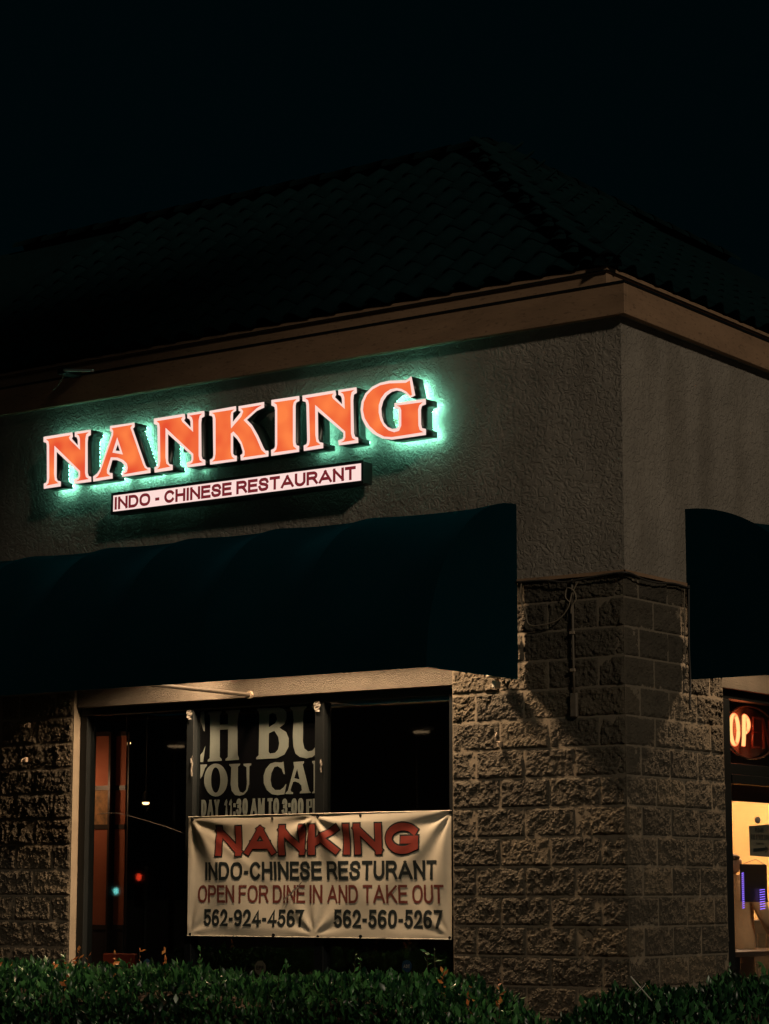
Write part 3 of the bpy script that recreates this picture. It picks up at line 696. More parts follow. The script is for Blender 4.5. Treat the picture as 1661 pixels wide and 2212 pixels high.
t_ = n_.new('ShaderNodeTexNoise'); t_.inputs['Scale'].default_value = 4.5; t_.inputs['Detail'].default_value = 1.0; r_p = n_.new('ShaderNodeValToRGB')
r_p.color_ramp.elements[0].position = 0.32; r_p.color_ramp.elements[0].color = (0.80, 0.085, 0.032, 1)
r_p.color_ramp.elements[1].position = 0.68; r_p.color_ramp.elements[1].color = (1.0, 0.225, 0.060, 1)
l_2.new(g_.outputs['Position'], t_.inputs[0]); l_2.new(t_.outputs[0], r_p.inputs[0]); l_2.new(r_p.outputs[0], e_n.inputs[0]); e_n.inputs[1].default_value = 1.0
l_2.new(e_n.outputs[0], o_.inputs[0])
trim_m = emis('lit_white_outline', (1.0, 0.70, 0.62), 0.98)
led_m = emis('halo_led', (0.27, 1.0, 0.72), 1.0)
sign = empty('channel_letter_sign', (-3.4, YF, 4.9), 'large glowing orange serif letters spelling NANKING with white outlines', 'sign')
OX = Vector((-3.4, YF, 4.9))
def letter(outer, face, ohole=None, fhole=None, led=1.0, side=None):
    def L(p): return [(x - OX.x, z - OX.z) for x, z in p]
    holes = [L(ohole)] if ohole else []
    can = spline_mesh('letter_can', [L(outer)] + holes, YB - YF - 0.006)
    c = link('letter', can, M['can'], sign, (0, 0.006, 0))
    tp = [L(outer), L(face)] + ([L(fhole)] if fhole else []) + holes
    t = link('letter_outline', spline_mesh('letter_outline', tp, 0.004), trim_m, c, (0, -0.0065, 0))
    fc = [L(face)] + ([L(fhole)] if fhole else [])
    link('letter_face', spline_mesh('letter_face', fc, 0.003), face_m, c, (0, -0.0055, 0))
    if led > 0:
        mb = MB(); P = L(outer); n = len(P); acc = 0
        area = sum(P[i][0] * P[(i + 1) % n][1] - P[(i + 1) % n][0] * P[i][1] for i in range(n)); sg = 1 if area > 0 else -1
        for i in range(n):
            a, b2 = Vector((*P[i], 0)), Vector((*P[(i + 1) % n], 0)); d = b2 - a; ln_ = d.length
            if ln_ < 1e-4: continue
            d.normalize(); nrm = Vector((-d.y, d.x, 0)) * sg
            s = 0.0175 - acc
            while s < ln_:
                q = a + d * s + nrm * 0.017
                def inside(px, py, poly):
                    c_ = False
                    for (xa, ya), (xb, yb) in zip(poly, poly[1:] + poly[:1]):
                        if (ya > py) != (yb > py) and px < (xb - xa) * (py - ya) / (yb - ya) + xa: c_ = not c_
                    return c_
                ok = all(inside(q.x + u, q.y + w, P) and not (holes and inside(q.x + u, q.y + w, holes[0])) for u in (-0.012, 0.012) for w in (-0.012, 0.012))
                if ok and (not side or side(q.x + OX.x, q.y + OX.z)):
                    yq = YB - YF + 0.0008; mb.quad((q.x - 0.010, yq, q.y - 0.010), (q.x + 0.010, yq, q.y - 0.010), (q.x + 0.010, yq, q.y + 0.010), (q.x - 0.010, yq, q.y + 0.010))
                s += 0.035
            acc = (ln_ - (s - 0.035)) if s > 0.0175 else acc + ln_
        lm = led_m.copy(); lm.node_tree.nodes['Emission'].inputs[1].default_value = 52.0 * led
        if mb.v:
            q = link('led_module', mb.mesh('led_module'), lm, c, (0, 0.002, 0)); q['kind'] = 'stuff'
    return c
n1 = lay(GN['outer'], 150, 1640, sc4); n1f = lay(GN['face'], 150, 1640, sc4)
letter(n1, n1f, led=1.0)
letter(lay(GA['outer'], 150, 1640, sc4), lay(GA['face'], 150, 1640, sc4), lay(GA['ohole'], 150, 1640, sc4), lay(GA['fhole'], 150, 1640, sc4), led=1.0)
def tgt(tl, bl, br, ox, oy):
    q = lay([tl, bl, br], ox, oy, sc4); return (min(q[0][0], q[1][0]), q[2][0], q[1][1], None)
a_, b_, c_, _ = tgt((425, 250), (443, 1125), (1260, 995), 500, 1580); topz = lay([(1245, 118)], 500, 1580, sc4)[0][1]
zt1 = max(p[1] for p in n1)
P2 = fitbox([n1, n1f], n1, (a_, b_, c_, topz)); letter(P2[0], P2[1], led=0.85, side=lambda x, z: x < (a_ + b_) / 2 + 0.1)
letter(lay(GK['outer'], 800, 1560, sc4), lay(GK['face'], 800, 1560, sc4), led=0)
letter(lay(GI['outer'], 1040, 1500, sc4), lay(GI['face'], 1040, 1500, sc4), led=0.10, side=lambda x, z: z > 5.1)
a3, b3, c3, _ = tgt((600, 190), (607, 1108), (1505, 990), 1040, 1500); topz3 = lay([(1500, 62)], 1040, 1500, sc4)[0][1]
P3 = fitbox([n1, n1f], n1, (a3, b3, c3, topz3)); letter(P3[0], P3[1], led=0.40)
letter(lay(GG['outer'], 1380, 1450, sc4), lay(GG['face'], 1380, 1450, sc4), led=1.15)
# raceway behind the letters
for x in (-4.9, -3.9, -2.6, -1.9):
    MB(OX).box(x - 0.012, x + 0.012, YB + 0.001, -0.028, 5.08, 5.11).build('mounting_stud', M['gal'], sign)

# ---- box sign under the letters
bs = empty('box_sign', (-3.31, -0.2, 4.7), 'long narrow lit white box sign reading INDO - CHINESE RESTAURANT', 'sign')
OB = (-3.31, -0.2, 4.7)
b = MB(OB); b.box(-4.555, -2.07, -0.196, -0.085, 4.628, 4.796); b.build('cabinet', M['can'], bs, bevel=0.004)
for x in (-4.3, -3.3, -2.3): MB(OB).box(x - 0.02, x + 0.02, -0.084, -0.028, 4.68, 4.74).build('mounting_bracket', M['can'], bs)
b = MB(OB)
b.box(-4.560, -2.066, -0.206, -0.197, 4.780, 4.800); b.box(-4.560, -2.066, -0.206, -0.197, 4.624, 4.648)
b.box(-4.560, -4.542, -0.206, -0.197, 4.649, 4.779); b.box(-2.084, -2.066, -0.206, -0.197, 4.649, 4.779); b.build('retainer', M['can'], bs)
MB(OB).box(-4.541, -2.085, -0.202, -0.198, 4.650, 4.778).build('sign_face', emis('lit_sign_face', (1.0, 0.72, 0.66), 1.0), bs)
t = text_mesh('INDO - CHINESE RESTAURANT', -4.528, -2.135, 4.662, 4.764, 0.235, 0.09, 0.46)
for v in t.vertices: v.co = Vector((v.co.x, -0.2035, v.co.z)) - Vector(OB)
link('lettering', t, emis('lit_dark_red_ink', (0.17, 0.017, 0.022), 1.0), bs)
# screws on the lower edge of the sign
# old letter ghosts on the stucco
g = empty('old_letter_stain', (-4.3, -0.03, 4.56), 'faint ghost of removed letters on the stucco under the box sign', 'letter trace')
t = text_mesh('CHINESE CUISI', -5.13, -3.47, 4.512, 4.605, 0.17, 0.3)
for v in t.vertices: v.co = Vector((v.co.x, -0.0305, v.co.z)) - Vector((-4.3, -0.03, 4.56))
link('lettering', t, mat('dirt_trace', (0.24, 0.205, 0.17), 0.95, var=0.6, vscale=12, col2=(0.33, 0.285, 0.235)), g)

# ---- broken fixture on the fascia
fx = empty('fascia_fixture', (-5.0, -0.12, 5.85), 'bent thin metal arm with hanging wire on the fascia above the first letter', 'light bracket')
O5 = (-5.0, -0.12, 5.85)
b = MB(O5); b.tube([(-5.02, -0.30, 5.85), (-4.66, -0.34, 5.79)], 0.011, 8); b.build('arm', mat('pale_arm', (0.5, 0.6, 0.55), 0.4), fx)
b = MB(O5); b.tube([(-5.02, -0.30, 5.85), (-5.08, -0.25, 5.80), (-5.17, -0.2, 5.765), (-5.28, -0.15, 5.74)], 0.004, 6); b.build('wire', M['cable'], fx)
b = MB(O5); b.box(-5.10, -5.0, -0.30, -0.106, 5.825, 5.875); b.build('mount', M['black'], fx, bevel=0.006)

# ================================================================== BANNER
X0, X1, Zb0, Zb1 = -3.895, -1.447, 1.325, 2.226; YBn = 0.030
anch = [(X0 + .03, Zb1 - .02, 1.0, 0.95), (-2.675, Zb1 - .02, 0.9, 0.55), (X1 - .005, Zb1 - .01, 1.0, 0.8), (X0 + .03, Zb0 + .02, 0.5, 0.4), (-2.675, Zb0 + .02, 0.6, 0.35), (X1 - 0.02, Zb0 + 0.02, 0.4, 0.4)]
def fold(x, z):
    h = 0.0
    for i, (ax, az, am, rr) in enumerate(anch):
        dx, dz = x - ax, z - az; r = math.hypot(dx, dz); th = math.atan2(dz, dx)
        k = 7 + i % 3
        h += am * 0.013 * math.cos(k * th + i * 1.7) * min(1, r / 0.10) * math.exp(-(r / rr) ** 1.5)
    h += 0.012 * noise.noise(Vector((x * 1.6, z * 2.2, 4)))
    h += 0.010 * math.exp(-((x + z * 0.9 - (-0.75 - 0.0)) / 0.10) ** 2) * 0.4
    # a crease running from the left top grommet towards the middle
    d = (x - X0) * 0.62 - (Zb1 - z) ; h += 0.012 * math.exp(-(d / 0.045) ** 2) * math.exp(-((x - X0) / 0.6) ** 2)
    d2 = (X1 - x) * 0.75 - (Zb1 - z); h -= 0.012 * math.exp(-(d2 / 0.06) ** 2) * math.exp(-((X1 - x) / 0.5) ** 2)
    e = min(x - X0, X1 - x, z - Zb0, Zb1 - z); e = max(0.0, min(1.0, e / 0.06))
    return YBn - 0.012 - h * (0.25 + 0.75 * e)
bn = empty('banner', (-2.67, YBn, 1.32), 'creased cream vinyl banner with phone numbers hung across the window', 'banner')
OBn = Vector((-2.67, YBn, 1.32))
nx, nz = 200, 76; vs = []; fs = []
for j in range(nz + 1):
    for i in range(nx + 1):
        u, v = i / nx, j / nz; x = X0 + (X1 - X0) * u; z = Zb0 + (Zb1 - Zb0) * v
        z += 0.012 * math.sin(math.pi * ((u * 2) % 1)) * (-1 if j > nz / 2 else 1) * abs(v - 0.5) * 0.9
        vs.append(Vector((x, fold(x, z), z)) - OBn)
for j in range(nz):
    for i in range(nx):
        a = j * (nx + 1) + i; fs.append((a, a + 1, a + nx + 2, a + nx + 1))
me = bpy.data.meshes.new('banner_cloth'); me.from_pydata(vs, [], fs)
for p in me.polygons: p.use_smooth = True
cl = link('banner_cloth', me, M['banner'], bn)
def bz(px, py):  # zoom pixel on the banner plane -> x, z
    return survey((650 + px / 1.3842) / 1.8133, (3100 + py / 1.3842) / 1.8133, YBn - 0.01)
def btext(txt, l, r, tl, bl, tr, br, m, lift, weight, gap=0.13, ws=0.36, grow=0.0):
    (xa, za) = bz(l, tl); (_, zb_) = bz(l, bl); (xb, zc) = bz(r, tr); (_, zd) = bz(r, br)
    z1 = (za + zc) / 2; z0 = (zb_ + zd) / 2
    t = text_mesh(txt, xa, xb, z0, z1, weight, gap, ws, grow)
    cut_grid(t, np.arange(X0, X1, 0.0125), np.arange(Zb0, Zb1, 0.0125))
    for v in t.vertices: v.co = Vector((v.co.x, fold(v.co.x, v.co.z) - lift + v.co.y, v.co.z)) - OBn
    for p in t.polygons: p.use_smooth = True
    return link('lettering', t, m, bn)
btext('NANKING', 276, 1374, 191, 350, 167, 338, M['ink_black'], 0.0022, 0.25, 0.155, grow=0.0105)
btext('NANKING', 276, 1374, 191, 350, 167, 338, M['ink_red'], 0.0040, 0.25, 0.155)
btext('INDO-CHINESE RESTURANT', 212, 1472, 386, 484, 370, 474, M['ink_black'], 0.0020, 0.185, 0.075, 0.36)
btext('OPEN FOR DINE IN AND TAKE OUT', 174, 1508, 511, 607, 503, 603, M['ink_maroon'], 0.0020, 0.14, 0.075, 0.32)
btext('562-924-4567', 203, 748, 641, 735, 637, 731, M['ink_black'], 0.0020, 0.185, 0.06)
btext('562-560-5267', 909, 1501, 642, 742, 640, 741, M['ink_black'], 0.0020, 0.185, 0.06)
for i, (gx, gy) in enumerate([(148, 152), (580, 146), (825, 134), (1058, 131), (1545, 112), (132, 774), (585, 780), (825, 787), (1057, 787), (1540, 793)]):
    x, z = bz(gx, gy); y = fold(x, z)
    g_ = MB(OBn); rr = 0.011 if i % 2 else 0.014
    g_.lathe([(rr * 0.4, -0.001), (rr * 0.4, -0.006), (rr, -0.005), (rr, 0.0)], (x, y, z), 12, 'y'); g_.build('grommet', M['frame'], bn, smooth=True)
b = MB(OBn); b.tube([(X0 + 0.0, fold(X0 + .01, Zb1) - 0.002, Zb1 + 0.0), (-2.67, fold(-2.67, Zb1) - 0.002, Zb1 + 0.003), (X1, fold(X1, Zb1) - 0.002, Zb1)], 0.004, 6); b.build('hem', M['banner'], bn)
b = MB(OBn); b.tube([(X0 + 0.0, fold(X0 + .01, Zb0) - 0.002, Zb0), (-2.67, fold(-2.67, Zb0) - 0.002, Zb0), (X1, fold(X1, Zb0) - 0.002, Zb0)], 0.004, 6); b.build('hem', M['banner'], bn)
# torn strip of clear tape across the third line
x, z = bz(640, 590); x2, z2 = bz(735, 500)
tp = MB((x, 0, z)); N = 9
vs = []; fs = []
for i in range(N):
    u = i / (N - 1); cx, cz = x + (x2 - x) * u, z + (z2 - z) * u
    for s in (-1, 1):
        vs.append((cx + s * 0.014 * (0.6 + 0.5 * abs(math.sin(i * 2.3))), fold(cx, cz) - 0.006 - 0.006 * abs(math.sin(i * 1.9 + s)), cz + s * 0.018))
for i in range(N - 1): fs.append((2 * i, 2 * i + 1, 2 * i + 3, 2 * i + 2))
tp.add(vs, fs); tag(tp.build('tape_strip', M['tape']), 'crumpled strip of clear tape stuck over the word DINE on the banner', 'tape', 'pieces of tape')

# ================================================================== WINDOW POSTER
YP = 0.150
po = empty('window_poster', (-3.3, YP, 2.2), 'dark poster behind the glass with large cut-off buffet letters and opening hours', 'poster')
OP_ = Vector((-3.3, YP, 2.2))
def pz(p): return [survey((740 + x / 3.02) / 1.8133, (2720 + y / 3.02) / 1.8133, YP - 0.004) for x, y in p]
MB(OP_).box(-3.93, -2.68, YP, YP + 0.003, 2.0, 3.055).build('poster_sheet', M['poster'], po)
PG = [
 [[(137,205),(180,198),(188,438),(172,430),(150,350),(136,322)]],
 [[(195,605),(168,800),(135,800),(135,715),(165,680)]],
 [[(225,207),(388,195),(386,215),(368,235),(364,358),(460,352),(462,230),(435,215),(434,192),(605,182),(603,205),(588,222),(574,330),(574,560),(578,720),(592,748),(592,772),(432,785),(432,765),(460,740),(462,560),(462,412),(366,418),(364,740),(388,765),(388,785),(222,795),(222,775),(245,755),(250,560),(250,300),(245,245),(228,230)]],
 [[(805,168),(1060,155),(1120,170),(1152,210),(1155,280),(1130,350),(1070,395),(1150,445),(1180,520),(1178,620),(1130,710),(1040,755),(795,768),(795,745),(825,720),(828,560),(832,250),(825,205),(805,190)],
  [(950,240),(985,220),(1025,232),(1042,290),(1020,340),(945,388)], [(945,460),(1010,430),(1055,500),(1068,580),(1055,650),(1020,690),(960,700),(942,680)]],
 [[(1198,150),(1392,138),(1392,155),(1360,185),(1350,300),(1348,560),(1365,640),(1410,675),(1460,665),(1495,620),(1503,590),(1503,705),(1460,740),(1390,757),(1310,740),(1260,700),(1235,620),(1228,500),(1238,300),(1225,190),(1198,168)]],
 [[(1450,135),(1500,130),(1503,220),(1490,190),(1452,150)]],
 [[(135,830),(215,828),(212,845),(190,870),(160,960),(135,1000),(135,850)]],
 [[(318 + 140 * math.cos(t), 1013 + 195 * math.sin(t)) for t in [k * math.pi / 18 for k in range(36)]], [(316 + 55 * math.cos(t), 1013 + 150 * math.sin(t)) for t in [k * math.pi / 18 for k in range(36)]]],
 [[(477,825),(607,818),(605,835),(580,855),(578,1000),(580,1090),(600,1150),(640,1165),(675,1130),(685,1060),(680,860),(645,840),(645,820),(738,815),(738,832),(715,850),(712,1060),(690,1140),(650,1185),(600,1200),(545,1190),(505,1140),(492,1060),(500,860),(477,840)]],
 [[(1118,793),(1135,945),(1120,940),(1095,880),(1050,850),(1010,860),(975,930),(965,1010),(980,1090),(1020,1130),(1080,1130),(1120,1100),(1145,1060),(1152,1065),(1130,1180),(1050,1193),(980,1180),(920,1130),(885,1050),(882,960),(910,880),(960,820),(1020,800),(1095,805)]],
 [[(1237,800),(1362,790),(1360,810),(1345,830),(1360,890),(1425,1140),(1447,1165),(1310,1172),(1312,1155),(1335,1135),(1330,1080),(1300,1045),(1255,1030),(1232,1035),(1200,1130),(1210,1150),(1232,1160),(1230,1178),(1142,1178),(1142,1165),(1170,1140),(1245,860),(1238,820)], [(1280,880),(1308,1005),(1245,990)]],
 [[(1458,788),(1503,783),(1503,1168),(1458,1170),(1460,1155),(1475,1140),(1475,830),(1458,805)]],
 [[(1387,1240),(1455,1236),(1455,1335),(1420,1345),(1420,1418),(1387,1420)], [(1420,1262),(1437,1262),(1437,1318),(1420,1320)]],
 [[(1462,1234),(1503,1232),(1503,1290),(1494,1262),(1494,1415),(1462,1417)]],
]
pm = []
for polys in PG:
    lp = [[(x - OP_.x, z - OP_.z) for x, z in pz(q)] for q in polys]; pm.append(spline_mesh('lettering', lp))
def ptext(txt, l, r, t0, b0, off=0.185):
    (xa, za) = pz([(l, t0)])[0]; (xb, zb_) = pz([(r, b0)])[0]
    t = text_mesh(txt, xa, xb, zb_, za, off, 0.06)
    for v in t.vertices: v.co = Vector((v.co.x - OP_.x, v.co.y, v.co.z - OP_.z))
    pm.append(t)
ptext('DAY', 147, 360, 1248, 1434); ptext('11:30', 420, 695, 1236, 1428); ptext('AM', 728, 895, 1232, 1422); ptext('TO', 930, 1065, 1228, 1424); ptext('3:00', 1100, 1355, 1232, 1428)
o = link('lettering', join_meshes(pm), M['poster_ink'], po, (0, -0.004, 0))
# tape pieces on the mullions
def tape(x, z, w, h, label, y=0.068):
    vs = []; fs = []; n = 6
    for j in range(n + 1):
        for i in range(3):
            vs.append((x + (i / 2 - 0.5) * w * (1 - 0.25 * math.sin(j * 1.3)), y - 0.004 - 0.010 * abs(math.sin(i * 1.9 + j * 2.1)), z + (j / n - 0.5) * h))
    for j in range(n):
        for i in range(2): a = j * 3 + i; fs.append((a, a + 1, a + 4, a + 3))
    tag(MB((x, y, z)).add(vs, fs).build('tape_piece', M['tape']), label, 'tape', 'pieces of tape')
tape(-3.94, 3.02, 0.05, 0.075, 'crumpled clear tape at the top of the mullion left of the poster')
tape(-2.685, 3.03, 0.055, 0.08, 'crumpled clear tape at the top of the mullion right of the poster')
tape(-3.905, 2.62, 0.018, 0.16, 'thin curled tape halfway down the mullion left of the poster')
tape(-2.645, 2.585, 0.018, 0.10, 'thin curled tape halfway down the mullion right of the poster')

# stickers on the glass
def sticker(name, x, z, r, n, col, txt, label, tcol):
    root = empty(name, (x, 0.114, z), label, 'sticker', 'security stickers low on the glass')
    b = MB(); b.lathe([(0, 0.0015), (r, 0.0015), (r, 0.0), (0, 0.0)], (0, 0, 0), n, 'y'); me = b.mesh('sticker_disc')
    if n == 8:
        for v in me.vertices: v.co = Matrix.Rotation(math.pi / 8, 3, 'Y') @ v.co
    link('sticker_disc', me, mat(name + '_base', col, 0.5), root)
    t = text_mesh(txt, -r * 0.62, r * 0.62, -r * 0.28, r * 0.28, 0.2)
    for v in t.vertices: v.co.y = -0.002
    link('lettering', t, mat(name + '_ink', tcol, 0.5), root)
    return root
sticker('round_sticker', -4.385, 1.10, 0.040, 24, (0.01, 0.04, 0.09), 'ADT', 'round dark blue sticker on the pane left of the banner', (0.3, 0.3, 0.28))
sticker('round_sticker', -1.905, 1.128, 0.044, 24, (0.01, 0.04, 0.09), 'ADT', 'round dark blue sticker on the pane below the banner', (0.3, 0.3, 0.28))
sticker('octagon_sticker', -3.255, 1.092, 0.056, 8, (0.09, 0.085, 0.065), 'EPS', 'octagonal grey sticker behind the hedge under the banner', (0.01, 0.01, 0.01))

# ================================================================== CABLES AND FITTINGS ON THE PIER
cb = empty('conduit', (-0.39, -0.03, 3.4), 'thin vertical conduit ending in a narrow box on the block pier', 'conduit')
O6 = (-0.39, -0.03, 3.4)
MB(O6).tube([(-0.392, -0.028, 3.80), (-0.392, -0.028, 3.35), (-0.388, -0.028, 3.005)], 0.009, 8).build('pipe', M['conduit'], cb, smooth=True)
MB(O6).box(-0.418, -0.366, -0.038, -0.008, 2.845, 3.01).build('junction_box', M['conduit'], cb, bevel=0.005)
MB(O6).box(-0.41, -0.376, -0.045, -0.025, 3.42, 3.44).build('clip', M['gal'], cb)
MB(O6).box(-0.41, -0.376, -0.045, -0.025, 3.16, 3.18).build('clip', M['gal'], cb)
def wob(pts, n=6, a=0.004):
    out = []
    for p, q in zip(pts, pts[1:]):
        for i in range(n):
            t = i / n; out.append(tuple(p[k] + (q[k] - p[k]) * t + random.uniform(-a, a) * (k != 1) for k in range(3)))
    out.append(pts[-1]); return out
def smooth_pts(P, n=8):
    P = [Vector(p) for p in P]; out = []
    for i in range(len(P) - 1):
        p0 = P[max(i - 1, 0)]; p1 = P[i]; p2 = P[i + 1]; p3 = P[min(i + 2, len(P) - 1)]
        for k in range(n):
            t = k / n; out.append(0.5 * ((2 * p1) + (p2 - p0) * t + (2 * p0 - 5 * p1 + 4 * p2 - p3) * t * t + (3 * p1 - p0 - 3 * p2 + p3) * t ** 3))
    out.append(P[-1]); return out
def cable(pts, r, m, label, grp='loose cables on the block pier'):
    pts = smooth_pts(pts); o = pts[0]
    b = MB(o); b.tube(pts, r, 6); return tag(b.build('cable', m, None, smooth=True), label, 'cable', grp)
cable([(-0.80, -0.045, 3.80), (-0.815, -0.045, 3.70), (-0.77, -0.045, 3.60), (-0.735, -0.045, 3.505), (-0.60, -0.045, 3.50), (-0.50, -0.045, 3.525), (-0.42, -0.045, 3.60), (-0.385, -0.045, 3.70), (-0.33, -0.045, 3.79)], 0.005, M['cable'], 'thin cable looping down from the stucco edge left of the conduit')
cable([(-0.40, -0.05, 3.64), (-0.435, -0.05, 3.68), (-0.42, -0.05, 3.74), (-0.37, -0.05, 3.72), (-0.35, -0.05, 3.66), (-0.385, -0.05, 3.61), (-0.395, -0.045, 3.56)], 0.005, M['cable'], 'small coil of cable knotted at the top of the conduit')
cable([(-0.84, -0.05, 3.815), (-0.6, -0.052, 3.808), (-0.45, -0.05, 3.785), (-0.3, -0.05, 3.795), (-0.1, -0.05, 3.812), (0.035, -0.05, 3.815), (0.052, 0.03, 3.812), (0.05, 0.2, 3.79), (0.05, 0.4, 3.79), (0.05, 0.62, 3.808), (0.05, 0.86, 3.80)], 0.007, M['cable_dark'], 'dark cable running along the bottom edge of the stucco round the corner')
cable([(0.045, 0.855, 3.82), (0.045, 0.84, 3.4), (0.045, 0.85, 3.15), (0.045, 0.835, 2.98), (0.045, 0.845, 2.93)], 0.008, M['cable_dark'], 'dark cord hanging beside the corner awning')
cable([(0.04, 0.80, 3.79), (0.04, 0.79, 3.5), (0.04, 0.80, 3.2)], 0.004, M['cable'], 'pale thin wire next to the dark cord by the corner awning')
se = empty('sensor_light', (-1.0, -0.06, 3.14), 'small round sensor light under the awning end on the pier', 'sensor light')
O7 = (-1.0, -0.06, 3.14)
b = MB(O7); b.lathe([(0.0, 0.012), (0.055, 0.008), (0.06, -0.004), (0.03, -0.012), (0, -0.012)], (-1.0, -0.09, 3.155), 14); b.build('dish', M['white_plastic'], se, smooth=True)
b = MB(O7); b.box(-1.015, -0.985, -0.11, -0.03, 3.07, 3.125); b.build('housing', M['white_plastic'], se, bevel=0.006)
b = MB(O7); b.tube([(-1.0, -0.075, 3.13), (-1.0, -0.02, 3.145)], 0.008, 6); b.build('neck', M['gal'], se)
hk = empty('wall_hook', (-1.005, -0.04, 2.7), 'small metal hook screwed to the pier beside the banner', 'hook', 'small metal hooks on the piers')
b = MB((-1.005, -0.04, 2.7)); b.box(-1.018, -0.992, -0.045, -0.015, 2.66, 2.70); b.build('plate', M['gal'], hk, bevel=0.003)
b = MB((-1.005, -0.04, 2.7)); b.tube(smooth_pts([(-1.005, -0.04, 2.69), (-1.005, -0.075, 2.70), (-1.005, -0.08, 2.73), (-1.005, -0.06, 2.76)]), 0.004, 6); b.build('hook_wire', M['gal'], hk)
for x, z, lab in ((-5.60, 2.72, 'lower metal hook on the far block pier'), (-5.58, 3.0, 'upper metal hook on the far block pier')):
    h2 = empty('wall_hook', (x, -0.04, z), lab, 'hook', 'small metal hooks on the piers')
    MB().box(-0.013, 0.013, -0.012, 0.02, -0.02, 0.02).build('plate', M['gal'], h2, bevel=0.003)
    MB().tube(smooth_pts([(0, -0.01, 0.01), (0, -0.04, 0.0), (0, -0.045, -0.02)]), 0.004, 6).build('hook_wire', M['gal'], h2)
cable([(-4.93, 0.10, 2.27), (-4.78, 0.10, 2.277), (-4.678, 0.10, 2.268), (-4.521, 0.10, 2.236), (-4.355, 0.10, 2.197), (-4.10, 0.10, 2.131), (-3.93, 0.10, 2.075)], 0.0022, M['cable_dark'], 'thin wire added as a cable reflection sagging across the left pane towards the banner corner', None)  # wire laid on the pane in place of a cable's reflection
# ================================================================== NEON OPEN SIGN
ne = empty('neon_open_sign', (-0.2, 2.2, 2.85), 'red neon sign in an oval ring lit up in the upper pane', 'neon sign')
O8 = Vector((-0.2, 2.2, 2.85))
neon = emis('neon_tube', (1.0, 0.36, 0.16), 1.0)
_n, _l = NT(neon); _lw = _n.new('ShaderNodeLayerWeight'); _lw.inputs[0].default_value = 0.45; _r = _n.new('ShaderNodeValToRGB')
_r.color_ramp.elements[0].position = 0.25; _r.color_ramp.elements[0].color = (1.0, 0.58, 0.20, 1); _r.color_ramp.elements[1].position = 0.75; _r.color_ramp.elements[1].color = (1.0, 0.06, 0.02, 1)
_l.new(_lw.outputs['Facing'], _r.inputs[0]); _l.new(_r.outputs[0], _n['Emission'].inputs[0]); _n['Emission'].inputs[1].default_value = 1.7; neon_off = mat('unlit_neon_tube', (0.12, 0.03, 0.02), 0.2, emit=(1.0, 0.08, 0.03), estr=0.02)
def oval(cy, cz, ry, rz_, n=28, a0=0, a1=2 * math.pi): return [(-0.2, cy + ry * math.cos(a0 + (a1 - a0) * k / n), cz + rz_ * math.sin(a0 + (a1 - a0) * k / n)) for k in range(n + 1)]
MB(O8).tube(oval(1.985, 2.862, 0.062, 0.112), 0.0165, 10).build('letter_tube', neon, ne, smooth=True)
MB(O8).tube([(-0.2, 2.125, 2.745)] + [(-0.2, 2.135, 2.80), (-0.2, 2.145, 2.975)] + [(-0.2, 2.145 + 0.075 * math.sin(t), 2.912 + 0.064 * math.cos(t)) for t in [k * math.pi / 10 for k in range(11)]] , 0.0165, 10).build('letter_tube', neon, ne, smooth=True)
MB(O8).tube([(-0.2, 2.40, 2.97), (-0.2, 2.29, 2.97), (-0.2, 2.28, 2.86), (-0.2, 2.37, 2.86), (-0.2, 2.28, 2.855), (-0.2, 2.27, 2.745), (-0.2, 2.39, 2.745)], 0.011, 8).build('letter_tube', neon_off, ne, smooth=True)
MB(O8).tube([(-0.2, 2.46, 2.745), (-0.2, 2.46, 2.97), (-0.2, 2.57, 2.745), (-0.2, 2.57, 2.97)], 0.011, 8).build('letter_tube', neon_off, ne, smooth=True)
MB(O8).tube([(-0.205, 2.26 + 0.42 * math.cos(t), 2.855 + 0.20 * math.sin(t)) for t in [k * math.pi / 24 for k in range(49)]], 0.008, 8).build('oval_ring', mat('ring_tube', (0.05, 0.03, 0.025), 0.2), ne, smooth=True)
vs = [(-0.245, 2.26, 2.855)] + [(-0.245, 2.26 + 0.40 * math.cos(t), 2.855 + 0.19 * math.sin(t)) for t in [k * math.pi / 24 for k in range(48)]]
MB(O8).add(vs, [(0, k, k % 48 + 1) for k in range(1, 49)]).build('back_plate', mat('smoked_back_plate', (0.10, 0.05, 0.04), 0.4), ne)
nl = bpy.data.lights.new('neon_glow', 'POINT'); nl.energy = 8.0; nl.color = (1, 0.16, 0.05); nl.shadow_soft_size = 0.08
no = bpy.data.objects.new('neon_glow', nl); COL.objects.link(no); no.parent = ne; no.location = (0.06, -0.15, 0.02)

# ================================================================== ROOM ROUND THE CORNER
rl = empty('ceiling_light', (-1.2, 3.6, 3.5), 'warm ceiling light in the orange room behind the corner window', 'ceiling light')
MB((-1.2, 3.6, 3.5)).box(-1.5, -0.9, 3.3, 3.9, 3.5, 3.56).build('lamp_housing', M['white_plastic'], rl)
MB((-1.2, 3.6, 3.5)).box(-1.47, -0.93, 3.33, 3.87, 3.49, 3.498).build('diffuser', emis('warm_diffuser', (1.0, 0.70, 0.44), 165.0), rl)

